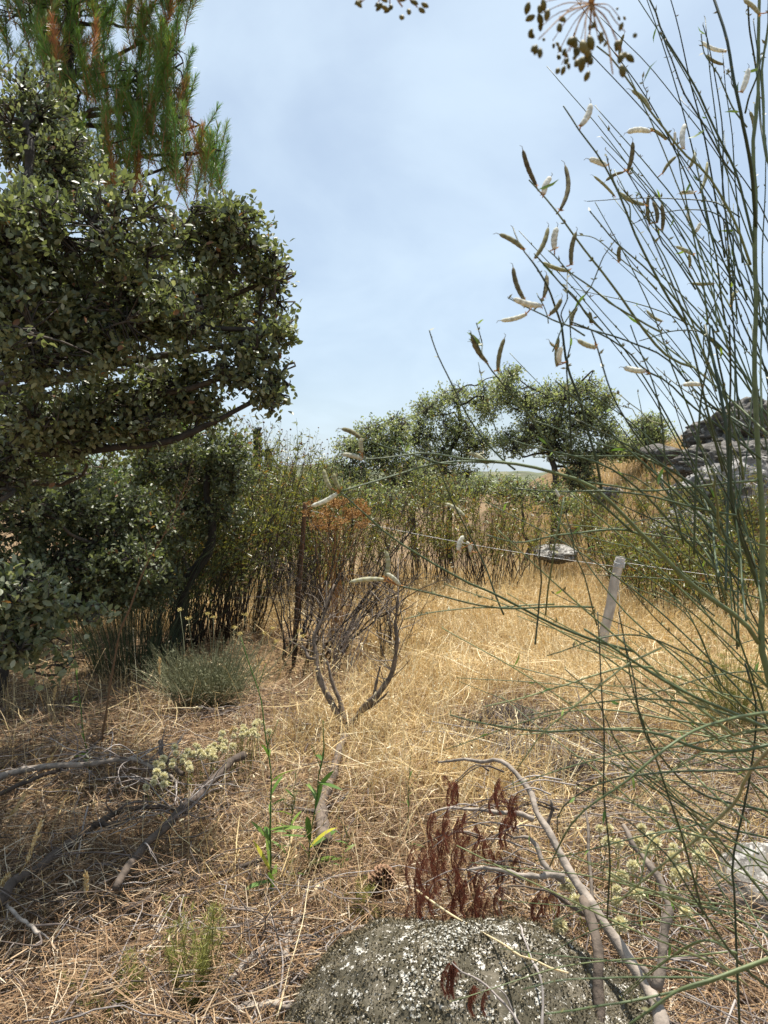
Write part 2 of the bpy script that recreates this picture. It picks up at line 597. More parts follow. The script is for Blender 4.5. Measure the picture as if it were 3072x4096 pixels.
p = G(2960, 3640)
rock('boulder', (p[0] + .12, p[1] + .02, p[2] + .03), (.22, .2, .20), 9, M_BOULD2, 'small pale lichen covered rock under the broom stems at right', 'boulder', sub=5)
rock('boulder', P(2990, 1735, 14.2), (1.35, 0.9, .62), 21, M_ROCKD, 'dark rounded granite block on top of the rocky slope at right', 'rock', sub=6, amp=.42, cuts=16, fine=.16)
rock('boulder', P(2950, 1850, 13.4), (1.1, .8, .40), 22, M_ROCKD, 'broad grey granite block just below the dark top block of the outcrop', 'rock', sub=6, amp=.42, cuts=16, fine=.16)
rock('boulder', P(2985, 2010, 12.4), (1.15, .8, .66), 23, M_ROCK, 'large white speckled lichen rock at the foot of the outcrop', 'rock', sub=6, amp=.42, cuts=16, fine=.18)
rock('boulder', P(2640, 1815, 15.0), (.40, .4, .26), 24, M_ROCKD, 'small dark rock left of the outcrop beside the hill bush', 'rock', sub=4, amp=.3, fine=.08)
rock('boulder', P(2740, 2130, 11.6), (.55, .5, .36), 25, M_ROCK, 'pale grey rock half hidden by the right hand rockroses', 'rock', sub=6, amp=.42, cuts=16, fine=.16)
rock('boulder', P(2235, 2215, 11.9), (.42, .5, .15), 26, M_BOULD2, 'flat pale rock at the far bend of the grassy path', 'rock', sub=5, amp=.3, fine=.06)
rock('boulder', P(2420, 1990, 15.5), (.45, .4, .22), 27, M_ROCK, 'low grey rock at the edge of the golden slope beneath the hill bush', 'rock', sub=4, amp=.3, fine=.06)
for i, (a, b, s) in enumerate([(390, 2480, .07), (480, 2450, .055), (420, 2500, .045)]):
    p = G(a, b)
    rock('stone', p + A([0, 0, s * .3]), (s, s, s * .6), 40 + i, M_BOULD2,
         ['white stone in the shade left of the bare shrub stems, largest of three', 'white stone right of the largest one in the shade',
          'smallest white stone in front of the others in the shade'][i], 'stone', 'white stones in the shade', sub=3)


# ------------------------------------------------------------------ trees
def lobe_pts(lobes, total, shell=2.6):
    """twig tip positions inside screen-traced ellipsoids of real depth; lobes: world centre, radii, weight"""
    w = A([l[2] for l in lobes], float)
    k = R.choice(len(lobes), total, p=w / w.sum())
    d = nrm(R.normal(size=(total, 3)))
    r = R.random(total) ** (1 / shell)
    C = A([l[0] for l in lobes])[k]
    Rd = A([l[1] for l in lobes])[k]
    return C + d * r[:, None] * Rd, d, k


def px_lobes(L, d, dz=0.8):
    out = []
    for a in L:
        sx, sy, rx, ry = a[:4]
        dd = d + (a[4] if len(a) > 4 else 0)
        c = P(sx, sy, dd)
        s = dd / F
        rd = A([rx * s, min(rx, ry) * s * dz + 0.05 * dd * .5, ry * s])
        out.append((c, rd, rx * ry * (a[5] if len(a) > 5 else 1.0)))
    return out


def skeleton(mb, trunk, lobes, tips, k, r_tr, r_tip=0.003, sub=7, wob=.05, fine_sides=3):
    """main limbs trunk->lobe, secondary limbs lobe->sub centres, twigs to every tip"""
    T = cr(trunk, 16)
    tubes(mb, jit(T, wob * .5, 7)[None], (np.linspace(r_tr, r_tr * .35, 16) * (1 + R.normal(size=16) * .06))[None], 9, R.random())
    ends = []
    for i, (c, rd, wgt) in enumerate(lobes):
        j = np.argmin(np.linalg.norm(T - c, axis=1) + np.maximum(0, T[:, 2] - c[2]) * 2.0)
        j = max(4, j)
        s = T[j]
        mid = s * .45 + c * .55 + A([0, 0, -.02]) * np.linalg.norm(c - s) + R.normal(size=3) * wob * 2
        limb(mb, [s, mid, c], r_tr * .26, r_tr * .10, 14, 6, wob * .35, R.random())
        sel = np.nonzero(k == i)[0]
        if len(sel) == 0:
            continue
        nsub = max(2, min(len(sel), int(sub * (1 if len(sel) > 40 else .5))))
        cen = tips[R.choice(sel, nsub, replace=False)] * .72 + c * .28
        PT = []
        for q in cen:
            m2 = (c + q) / 2 + R.normal(size=3) * wob * .9
            PT.append(jit(cr([c, m2, q], 9), wob * .22, 5))
        PT = A(PT)
        tubes(mb, PT, np.broadcast_to(np.linspace(r_tr * .09, r_tr * .03, 9), (nsub, 9)), 5, R.random(nsub))
        nodes = PT[:, 3:].reshape(-1, 3)
        tp = tips[sel]
        dist = np.linalg.norm(tp[:, None] - nodes[None], axis=2)
        a = nodes[np.argmin(dist, 1)]
        m3 = (a + tp) / 2 + R.normal(size=a.shape) * wob * .8
        tw = np.stack([a, a * .4 + m3 * .6, m3 * .5 + tp * .5, tp], 1)
        tubes(mb, tw, np.broadcast_to(np.linspace(r_tr * .03 + r_tip, r_tip * .6, 4), (len(tp), 4)), fine_sides, R.random(len(tp)), cap=False)


def leafy(mb, tips, dirs, per, twig, L, tpl, tmean=.45, tsd=.25, droop=0.0, up=.35, wr=1.0, spread=1.0):
    n = len(tips)
    ax = nrm(dirs * .8 + R.normal(size=(n, 3)) * .5 + A([0, 0, up]))
    s = R.random((n, per))
    O = tips[:, None] + ax[:, None] * ((s - .65) * twig)[:, :, None] + R.normal(size=(n, per, 3)) * twig * .10
    D = nrm(ax[:, None] * .8 + nrm(R.normal(size=(n, per, 3))) * spread + A([0, 0, .15 - droop]))
    # leaves face the sky more than not
    U = nrm(R.normal(size=(n * per, 3)) * .75 + A([0, 0, 1.0]))
    t = np.clip(R.normal(tmean, tsd, (n, per)) + R.normal(0, .10, (n, 1)), 0, .96)
    t = np.where(R.random((n, per)) < .012, 1.0, t)
    leaves(mb, tpl, O.reshape(-1, 3), D.reshape(-1, 3), R.uniform(*L, n * per), t.ravel(), wr, U)


def tree(name, label, cat, base, trunk, lobes, ntips, r_tr, per, twig, L, leafmat, tpl=OAKLEAF, group=None, shell=2.6, wob=.05, r_tip=.003, sub=7, tmean=.45, droop=0, wr=1.0, mask=None):
    t = thing(name, label, cat, base, group)
    tips, d, k = lobe_pts(lobes, ntips, shell)
    if mask is not None:
        keep = mask(tips)
        tips, d, k = tips[keep], d[keep], k[keep]
    mb = MB()
    skeleton(mb, trunk, lobes, tips, k, r_tr, r_tip, sub, wob)
    mb.build('trunk', M_BARK, t)
    mb = MB()
    leafy(mb, tips, d, per, twig, L, tpl, tmean=tmean, droop=droop, wr=wr)
    mb.build('crown', leafmat, t)
    return t


# big holm oak at left, trunk just outside the frame
OL = [(130, 990, 330, 260, -.3), (480, 930, 290, 220, -.2), (740, 900, 220, 190), (930, 970, 160, 180, .2), (1060, 1130, 100, 180, .3),
      (1010, 1370, 140, 140, .2), (760, 1230, 240, 200), (480, 1260, 280, 220, -.1), (150, 1330, 300, 240, -.3), (1085, 1570, 70, 110, .2, 1.2),
      (930, 1500, 120, 80, .2, .6), (700, 1540, 200, 110, .3, .8), (420, 1600, 260, 120, .2, .8), (120, 1660, 230, 130, 0, .8), (600, 1740, 200, 70, .4, .5), (300, 1790, 240, 80, .5, .6), (60, 1860, 160, 90, .4, .6),
      (110, 480, 210, 230, .9, 1.2), (230, 650, 170, 160, .9), (1120, 1320, 60, 70, .2), (860, 1180, 120, 110, .4),
      (150, 1150, 330, 240, 1.3), (480, 1150, 280, 220, 1.4), (780, 1180, 220, 200, 1.2), (950, 1250, 130, 160, 1.0), (60, 1250, 330, 260, 2.2, .8), (420, 1300, 260, 200, 2.2, .8), (720, 1330, 200, 160, 2.0, .7),
      (100, 1150, 360, 200, 3.3, .6), (430, 1130, 270, 170, 3.4, .6), (740, 1180, 200, 150, 3.2, .6), (300, 1450, 300, 160, 3.0, .6), (650, 1480, 200, 120, 2.8, .6),  # hidden back lobes, added to shade the thicket and ground at left
      (800, 1640, 150, 70, .3, .7), (520, 1690, 220, 80, .2, .7), (250, 1740, 250, 100, .2, .8), (60, 1960, 160, 120, .3, .7), (330, 1900, 200, 90, .6, .6)]
lob = px_lobes(OL, 3.3)
bx, by = -2.35, 3.7
bz = gz(bx, by)
trunk = [A([bx, by, bz - .1]), A([bx + .1, by, bz + .6]), A([bx - .05, by - .05, bz + 1.1]), A([bx + .25, by, 1.75]), A([bx + .35, by + .1, 2.3]), A([bx + .5, by + .3, 3.1])]
tree('holm_oak', 'large grey green holm oak overhanging from the left edge', 'tree', (bx, by, bz), trunk, lob, 6600, .10, 13, .13, (.024, .040), M_OAK, wob=.05, shell=2.2, mask=lambda q: fbm(q * 3.4, 2) > -.16)

# low holm oak branches near the ground at far left: a sapling of its own
lob = px_lobes([(70, 2370, 180, 100), (330, 2450, 110, 60, .2, .5), (80, 2580, 170, 90), (210, 2660, 80, 50, .1, .6), (30, 2480, 120, 90)], 2.75)
sx_, sy_ = -1.75, 2.95
tree('holm_oak_sapling', 'low holm oak sapling with pale grey leaves at the left edge above the shaded grass', 'sapling', (sx_, sy_, gz(sx_, sy_)),
     [A([sx_, sy_, gz(sx_, sy_) - .05]), A([sx_ + .1, sy_, .4]), A([sx_ + .2, sy_ - .05, .75]), A([sx_ + .25, sy_, 1.1])], lob, 260, .03, 10, .12, (.026, .042), M_OAK, tmean=.6, sub=5)

# bushy oak between holm oak and rockroses
lob = px_lobes([(880, 1790, 120, 90), (780, 1880, 150, 110, .3), (930, 1900, 110, 100, .1), (650, 1850, 170, 120, .5), (830, 2050, 170, 120, .3, .7), (450, 2000, 200, 140, 1.0, .7)], 6.2)
b = P(700, 2520, 6.6)
b[2] = gz(b[0], b[1])
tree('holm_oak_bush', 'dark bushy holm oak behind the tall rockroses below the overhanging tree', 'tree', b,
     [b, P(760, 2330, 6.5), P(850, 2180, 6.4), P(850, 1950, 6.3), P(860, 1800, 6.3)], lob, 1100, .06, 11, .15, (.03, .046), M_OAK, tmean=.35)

# dense oak undergrowth at left, leaves tinted darker to deepen the shade there
lob = px_lobes([(120, 2010, 320, 170), (420, 2060, 260, 150, .4), (150, 2270, 320, 140), (480, 2250, 200, 130, .2), (60, 2440, 220, 90, -.2), (620, 2120, 160, 130, .7), (300, 2380, 260, 110, .4), (560, 2330, 180, 130, .8), (120, 1900, 320, 120, .8)], 5.2)
b = A([-2.75, 5.3, 0])
b[2] = gz(b[0], b[1])
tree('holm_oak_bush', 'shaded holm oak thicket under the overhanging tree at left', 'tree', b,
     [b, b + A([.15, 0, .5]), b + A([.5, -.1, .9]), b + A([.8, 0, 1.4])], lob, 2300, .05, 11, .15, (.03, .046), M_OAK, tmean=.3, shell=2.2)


def pine(label, base, trunk, lobes, n, r_tr, cat='tree', needle=(.11, .165), nper=190, brown=.2, tm=.5, wdt=.0042):
    t = thing('pine_tree', label, cat, base)
    tips, d, k = lobe_pts(lobes, n, 3.6)
    mb = MB()
    skeleton(mb, trunk, lobes, tips, k, r_tr, .005, 7, .08, 4)
    mb.build('trunk', M_BARK, t)
    mb = MB()
    ax = nrm(d * .30 + R.normal(size=(n, 3)) * .18 + A([.05, 0, 1.0]))
    ln = R.uniform(.40, .75, n)
    # shoot axes
    SP = np.stack([tips + ax * ln[:, None] * s for s in (-.8, -.2, .25)], 1)
    tubes(mb, SP, np.broadcast_to(A([.007, .006, .004]), (n, 3)), 4, np.full(n, .8), cap=False)
    s = R.random((n, nper)) ** .8
    O = tips[:, None] + ax[:, None] * ((s - .75) * ln[:, None])[:, :, None]
    rad = nrm(np.cross(ax[:, None], R.normal(size=(n, nper, 3))))
    D = nrm(ax[:, None] * R.uniform(.6, 1.2, (n, nper, 1)) + rad * (1.0 - .65 * s[..., None] ** 2) + A([0, 0, .05]))
    isb = (R.random(n) < brown) & (np.abs(fbm(tips * .7, 2)) > -.1)
    t0 = np.where(isb, R.uniform(.7, 1.0, n), np.clip(R.normal(tm, .12, n), 0, .6))
    low = (s < .2) & (R.random((n, nper)) < .15)
    tt = np.clip(t0[:, None] + R.normal(0, .06, (n, nper)), 0, 1)
    tt = np.where(low, R.uniform(.7, 1, (n, nper)), tt)
    L = R.uniform(*needle, (n, nper)) * (1 - .35 * s)
    e = O + D * L[:, :, None]
    mid = (O + e) / 2 + A([0, 0, .006])
    Pt = np.stack([O, mid, e], 2).reshape(-1, 3, 3)
    side = nrm(np.cross(D.reshape(-1, 3), R.normal(size=(n * nper, 3))))
    strips(mb, Pt, A([wdt, wdt, wdt * .5]), side, tt.ravel())
    mb.build('crown', M_NEED, t)
    return t


# tall pine behind the holm oak
PL = [(120, 60, 220, 200), (330, 40, 170, 220), (300, 330, 220, 240), (520, 330, 150, 220), (560, 60, 60, 160, 0, 1.5), (640, 130, 60, 150, 0, 1.3), (700, 270, 80, 170, 0, 1.3),
      (620, 430, 140, 170), (800, 500, 80, 130, 0, 1.3), (860, 600, 50, 120, 0, 1.5), (740, 610, 130, 110), (520, 620, 190, 140), (250, 600, 250, 160, .3), (400, -250, 380, 250), (700, -150, 130, 160)]
lob = px_lobes(PL, 8.6, .9)
b = P(120, 2300, 8.9)
b[2] = gz(b[0], b[1])
pine('tall pine with green and rust brown needle tufts rising behind the holm oak', b,
     [b, P(160, 1500, 8.8), P(200, 900, 8.8), P(260, 400, 8.7), P(300, -100, 8.7), P(340, -500, 8.7)], lob, 460, .12, brown=.13)
lob = px_lobes([(740, 1690, 110, 90), (640, 1760, 130, 90), (700, 1900, 150, 110), (560, 1960, 150, 130), (330, 1930, 170, 150), (690, 2060, 110, 90)], 9.6)
b = P(520, 2300, 9.9)
b[2] = gz(b[0], b[1])
pine('small bright green pine glimpsed under the holm oak branches', b, [b, P(540, 2100, 9.8), P(560, 1900, 9.7), P(600, 1680, 9.7)], lob, 150, .07, brown=.05, tm=.58)


def C3(x, y):
    return 1200 + x / 1.2762, 1300 + y / 1.2762


def C4(x, y):
    return 1900 + x / 1.4155, y / 1.4155


def C5(x, y):
    return 1900 + x / 1.4155, 1300 + y / 1.4155


def C6(x, y):
    return x / 1.2762, 2400 + y / 1.2762


def C7(x, y):
    return 900 + x / 1.2762, 2700 + y / 1.2762


def C8(x, y):
    return 1800 + x / 1.3043, 2700 + y / 1.3043


def D4(x, y):
    return 1000 + x / 2.0738, 2250 + y / 2.0738


def lobesC(conv, L, d):
    s = {C3: 1.2762, C5: 1.4155}[conv] / 1.14
    return px_lobes([(*conv(a[0], a[1]), a[2] / s, a[3] / s) + tuple(a[4:]) for a in L], d, .9)


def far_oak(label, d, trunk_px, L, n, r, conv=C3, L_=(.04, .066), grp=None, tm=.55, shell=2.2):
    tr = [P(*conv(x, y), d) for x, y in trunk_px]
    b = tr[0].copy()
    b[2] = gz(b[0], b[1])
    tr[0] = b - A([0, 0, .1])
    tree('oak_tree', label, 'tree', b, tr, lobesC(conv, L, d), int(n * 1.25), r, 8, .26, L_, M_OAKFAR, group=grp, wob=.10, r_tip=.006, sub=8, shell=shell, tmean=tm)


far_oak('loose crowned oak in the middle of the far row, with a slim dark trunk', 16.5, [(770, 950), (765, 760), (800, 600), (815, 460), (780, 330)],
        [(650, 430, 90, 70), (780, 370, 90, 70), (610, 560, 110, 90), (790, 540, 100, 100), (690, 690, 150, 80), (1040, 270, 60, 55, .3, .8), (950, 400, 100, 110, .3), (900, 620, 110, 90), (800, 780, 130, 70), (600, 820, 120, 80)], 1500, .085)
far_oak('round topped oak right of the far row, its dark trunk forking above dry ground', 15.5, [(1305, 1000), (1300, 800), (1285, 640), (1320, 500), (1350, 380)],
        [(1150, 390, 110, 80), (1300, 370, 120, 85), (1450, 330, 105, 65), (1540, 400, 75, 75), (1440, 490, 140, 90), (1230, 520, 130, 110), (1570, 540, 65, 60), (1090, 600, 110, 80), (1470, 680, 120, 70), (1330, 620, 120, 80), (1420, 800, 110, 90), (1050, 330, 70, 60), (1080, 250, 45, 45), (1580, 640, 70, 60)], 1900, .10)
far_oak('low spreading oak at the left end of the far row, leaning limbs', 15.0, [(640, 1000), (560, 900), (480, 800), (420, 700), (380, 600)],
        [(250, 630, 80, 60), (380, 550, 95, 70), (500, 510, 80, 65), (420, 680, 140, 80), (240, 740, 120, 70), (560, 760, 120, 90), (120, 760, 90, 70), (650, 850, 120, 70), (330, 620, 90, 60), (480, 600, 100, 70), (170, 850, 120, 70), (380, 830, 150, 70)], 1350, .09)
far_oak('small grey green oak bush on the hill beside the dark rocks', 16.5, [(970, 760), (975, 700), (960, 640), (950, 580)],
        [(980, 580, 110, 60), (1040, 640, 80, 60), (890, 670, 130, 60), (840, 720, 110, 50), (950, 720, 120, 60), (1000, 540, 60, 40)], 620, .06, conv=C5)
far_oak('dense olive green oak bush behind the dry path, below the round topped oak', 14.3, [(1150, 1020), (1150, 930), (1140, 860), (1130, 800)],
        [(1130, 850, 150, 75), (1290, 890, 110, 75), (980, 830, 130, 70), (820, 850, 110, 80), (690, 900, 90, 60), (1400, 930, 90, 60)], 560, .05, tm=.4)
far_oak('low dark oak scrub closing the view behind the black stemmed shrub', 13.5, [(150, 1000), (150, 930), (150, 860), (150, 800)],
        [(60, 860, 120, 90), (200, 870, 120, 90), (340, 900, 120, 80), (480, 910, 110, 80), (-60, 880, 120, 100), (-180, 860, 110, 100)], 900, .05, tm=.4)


def cypress(label, sx, top, bot, wpx, d):
    s = d / F
    b = P(sx, bot, d)
    h = (bot - top) * s
    b0 = b.copy()
    b0[2] = min(gz(b[0], b[1]), b[2])
    t = thing('cypress', label, 'tree', b0, 'thin cypresses on the horizon')
    mb = MB()
    tubes(mb, A([[b0 - A([0, 0, .1]), b, b + A([0, 0, h * .95])]]), A([[.12, .1, .02]]), 6)
    mb.build('trunk', M_BARK, t)
    n = 2600
    u = R.random(n) ** .8
    rad = wpx * s * (1 - u) ** .7 * np.minimum(1, u * 8 + .4) * np.sqrt(R.random(n)) * (1 + .35 * fbm(np.stack([u * 9, u * 0, u * 0], 1), 2))
    a = R.random(n) * 6.283
    O = b + np.stack([rad * np.cos(a), rad * np.sin(a), u * h], 1)
    D = nrm(np.stack([np.cos(a) * .35, np.sin(a) * .35, np.ones(n)], 1) + R.normal(size=(n, 3)) * .2)
    mb = MB()
    leaves(mb, SPIKE, O, D, R.uniform(.18, .4, n), R.random(n), 1.2)
    mb.build('crown', M_CYP, t)


cypress('taller thin dark cypress spire on the horizon right of the holm oak', 1030, 1735, 1990, 11, 34)
cypress('shorter thin dark cypress spire on the horizon', 1075, 1815, 1990, 9, 38)


# ------------------------------------------------------------------ shrubs
def rockrose(label, base, Ht, n, spread, lean=(0, 0), leaf=1.0, tm=.5, group='rockrose shrubs', name='rockrose', bare=.42, caps=True, width=.005):
    b = A(base, float)
    b[2] = gz(b[0], b[1])
    t = thing(name, label, 'shrub', b, group)
    K = 8
    s = np.linspace(0, 1, K)
    a = R.random(n) * 6.283
    rr = np.sqrt(R.random(n)) * spread
    h = Ht * R.uniform(.55, 1.12, n)
    root = b + np.stack([np.cos(a) * rr * .5, np.sin(a) * rr * .5, np.full(n, -.03)], 1)
    off = np.stack([np.cos(a) * rr + lean[0], np.sin(a) * rr + lean[1]], 1)
    PT = np.zeros((n, K, 3))
    PT[:, :, :2] = root[:, None, :2] + off[:, None] * (s[None, :, None] ** 1.15)
    PT[:, :, 2] = root[:, None, 2] + h[:, None] * s[None] * (1 - .03 * s[None])
    wob = np.cumsum(R.normal(size=(n, K, 3)) * .018 * Ht, axis=1)
    wob[:, :, 2] *= .3
    PT += wob - wob[:, :1]
    mb = MB()
    rad = width * R.uniform(.6, 1.3, (n, 1)) * np.linspace(1.25, .35, K)[None]
    tubes(mb, PT, rad, 4, R.random(n) * .8)
    # side branches
    m = 4
    ks = R.uniform(bare * .8, .92, (n, m))
    fi = ks * (K - 1)
    i0 = np.floor(fi).astype(int)
    fr = (fi - i0)[..., None]
    ar = np.arange(n)[:, None]
    S = PT[ar, i0] * (1 - fr) + PT[ar, np.minimum(i0 + 1, K - 1)] * fr
    bd = nrm(nrm(R.normal(size=(n, m, 3))) * A([1, 1, .3]) * .65 + A([0, 0, .95]))
    bl = (Ht * R.uniform(.10, .30, (n, m)))[..., None]
    B = np.stack([S, S + bd * bl * .5 + R.normal(size=S.shape) * .012, S + bd * bl + A([0, 0, .02])], 2).reshape(-1, 3, 3)
    tubes(mb, B, np.broadcast_to(A([width * .5, width * .4, width * .25]), (n * m, 3)), 3, R.random(n * m), cap=False)
    mb.build('stems', M_BARK2, t)
    # leaves on branches and on the upper stems
    mb = MB()
    per = int(12 * leaf)
    q = R.random((n * m, per))[..., None]
    O1 = (B[:, 0][:, None] * (1 - q) + B[:, 2][:, None] * q).reshape(-1, 3)
    per2 = int(14 * leaf)
    u = R.uniform(bare, 1.0, (n, per2)) * (K - 1)
    i1 = np.minimum(np.floor(u).astype(int), K - 2)
    f1 = (u - i1)[..., None]
    O2 = (PT[ar, i1] * (1 - f1) + PT[ar, i1 + 1] * f1).reshape(-1, 3)
    O = np.vstack([O1, O2])
    nl = len(O)
    D = nrm(nrm(R.normal(size=(nl, 3))) + A([0, 0, .15]))
    hh = np.clip((O[:, 2] - b[2]) / Ht, 0, 1)
    tt = np.clip(R.normal(tm, .2, nl) + (R.random(nl) < .12 + .25 * (1 - hh)) * .4, 0, 1)
    leaves(mb, NARROW, O, D, R.uniform(.045, .085, nl), tt, 1.15)
    mb.build('foliage', M_ROSE, t)
    if caps:
        nc = n * 3
        O = np.vstack([PT[:, -1], B[R.choice(len(B), n * 2), 2]]) + R.normal(size=(nc, 3)) * .01
        mb = MB()
        octa = A([[1, 0, 0], [-1, 0, 0], [0, 1, 0], [0, -1, 0], [0, 0, 1.2], [0, 0, -1]]) * .009
        of = A([[0, 2, 4], [2, 1, 4], [1, 3, 4], [3, 0, 4], [2, 0, 5], [1, 2, 5], [3, 1, 5], [0, 3, 5]])
        V = O[:, None] + octa[None] * R.uniform(.7, 1.3, (nc, 1, 1))
        mb.add(V, [(of[None] + (np.arange(nc) * 6)[:, None, None]).reshape(-1, 3)], np.repeat(R.random(nc), 6))
        mb.build('seed_capsule', M_CAPS, t, kind='stuff')
    return t


def base_px(sx, sy):
    return G(sx, sy)


LEFT = [  # base px, top y, stems, spread m, label
    (560, 2520, 1990, 26, .45, 'tall rockrose deepest in the oak shade, dark thin stems'),
    (690, 2590, 1830, 40, .50, 'tall dark stemmed rockrose behind the grey green cushion bush'),
    (840, 2560, 1760, 44, .50, 'tallest leafy rockrose under the hanging oak tip'),
    (960, 2530, 1790, 36, .45, 'tall rockrose just right of the hanging oak tip'),
    (1075, 2440, 1745, 24, .40, 'sparse wispy rockrose standing out against the sky'),
    (1165, 2420, 1790, 22, .38, 'wispy rockrose behind the brown post, tips in the sky'),
    (1290, 2450, 1880, 26, .45, 'rockrose round the rusty dried umbels, open dark stems'),
    (1420, 2390, 1870, 24, .45, 'rockrose with drooping withered tips beside the low spreading oak'),
]
for sx0, sy0, top, n, sp, lb in LEFT:
    p = base_px(sx0, sy0)
    rockrose(lb, p, (sy0 - top) / F * p[1] * 1.02, int(n * 1.5), sp, lean=(.12, 0), tm=.42, leaf=1.05, bare=.38)
for sx0, sy0, top, n, sp, lb in [
    (480, 2400, 1900, 40, .7, 'dim rockrose in the back row behind the shaded oak thicket'),
    (640, 2390, 1850, 40, .7, 'dim rockrose in the back row, seen between the pine and the tall dark stemmed rockrose'),
    (800, 2380, 1830, 40, .7, 'dim rockrose in the back row behind the tallest leafy rockrose'),
    (960, 2380, 1840, 40, .7, 'dim rockrose in the back row just left of the cypress spires'),
    (1100, 2370, 1850, 30, .7, 'dim rockrose in the back row under the cypress spires'),
    (1250, 2350, 1900, 26, .6, 'dim rockrose in the back row behind the rusty dried umbels'),
]:
    p = base_px(sx0, sy0)
    rockrose(lb, p, (sy0 - top) / F * p[1], n, sp, tm=.38, leaf=1.2, bare=.2)
MID = [
    (1560, 2330, 1960, 20, .5, 'olive rockrose at the left of the clump across the path'),
    (1700, 2370, 1885, 24, .5, 'yellow green rockrose in the clump across the path, left of centre'),
    (1830, 2390, 1860, 30, .55, 'brightest yellow green rockrose in the clump across the path'),
    (1975, 2370, 1925, 28, .55, 'brown stemmed rockrose in the clump across the path, right of the brightest'),
    (2110, 2330, 1985, 20, .5, 'rockrose beside the flat pale rock at the path bend'),
    (1480, 2290, 2000, 22, .6, 'dim rockrose behind the clump, under the low spreading oak'),
]
for sx0, sy0, top, n, sp, lb in MID:
    p = base_px(sx0, sy0)
    rockrose(lb, p, (sy0 - top) / F * p[1] * 1.02, int(n * 1.2), sp, tm=.55, leaf=1.05, bare=.48)
RIGHT = [
    (2370, 2240, 1930, 26, .6, 'fresh green rockrose at the foot of the golden slope'),
    (2480, 2330, 2060, 24, .5, 'low yellowish rockrose behind the leaning post'),
    (2560, 2420, 2080, 34, .55, 'dense dark stemmed rockrose right of the leaning post'),
    (2680, 2500, 2090, 44, .6, 'broad shadowy rockrose with leafless black stems below'),
    (2820, 2440, 2070, 34, .6, 'rockrose in front of the white speckled rock'),
    (2960, 2520, 2130, 34, .6, 'rockrose beside the broom trunk at the right edge'),
    (2600, 2130, 1890, 14, .4, 'thin rockrose standing alone on the golden slope'),
    (2870, 2260, 1960, 30, .6, 'rockrose up against the outcrop, screening the white speckled rock'),
    (2750, 2200, 1950, 24, .5, 'rockrose screening the pale rock at the left foot of the outcrop'),
    (3020, 2200, 1900, 26, .6, 'rockrose climbing in front of the outcrop at the right edge'),
    (3100, 2420, 2050, 24, .6, 'rockrose partly outside the right edge by the outcrop'),
]
for sx0, sy0, top, n, sp, lb in RIGHT:
    p = base_px(sx0, sy0)
    rockrose(lb, p, (sy0 - top) / F * p[1] * 1.02, int(n * 1.2), sp, tm=.48, leaf=1.1, bare=.38)


def rushy(label, base, Ht, n, spread, m=M_BROOM, tint=(.0, .5), name='broom_shrub', width=.0022, lean=(0, 0), cat='shrub', curl=.25):
    """many thin upright leafless green stems"""
    b = A(base, float)
    b[2] = gz(b[0], b[1])
    t = thing(name, label, cat, b)
    K = 7
    s = np.linspace(0, 1, K)[None]
    a = R.random(n) * 6.283
    rr = np.sqrt(R.random(n)) * spread
    h = Ht * R.uniform(.5, 1, n)
    root = b + np.stack([np.cos(a) * rr * .3, np.sin(a) * rr * .3, np.full(n, -.02)], 1)
    PT = np.zeros((n, K, 3))
    PT[:, :, 0] = root[:, :1] + (np.cos(a) * rr + lean[0])[:, None] * s ** 1.4
    PT[:, :, 1] = root[:, 1:2] + (np.sin(a) * rr + lean[1])[:, None] * s ** 1.4
    PT[:, :, 2] = root[:, 2:] + h[:, None] * (s - curl * s ** 3)
    PT += np.cumsum(R.normal(size=(n, K, 3)) * .012 * Ht, axis=1) * s[..., None]
    mb = MB()
    tubes(mb, PT, width * np.linspace(1.2, .4, K)[None] * R.uniform(.7, 1.3, (n, 1)), 3, R.uniform(*tint, n), cap=False)
    mb.build('stems', m, t)
    return t


rushy('dark green broom with hair thin stems in the shade under the holm oak', (-2.1, 6.3, 0), 2.1, 330, 1.1, tint=(.0, .5), width=.0018, curl=.25)


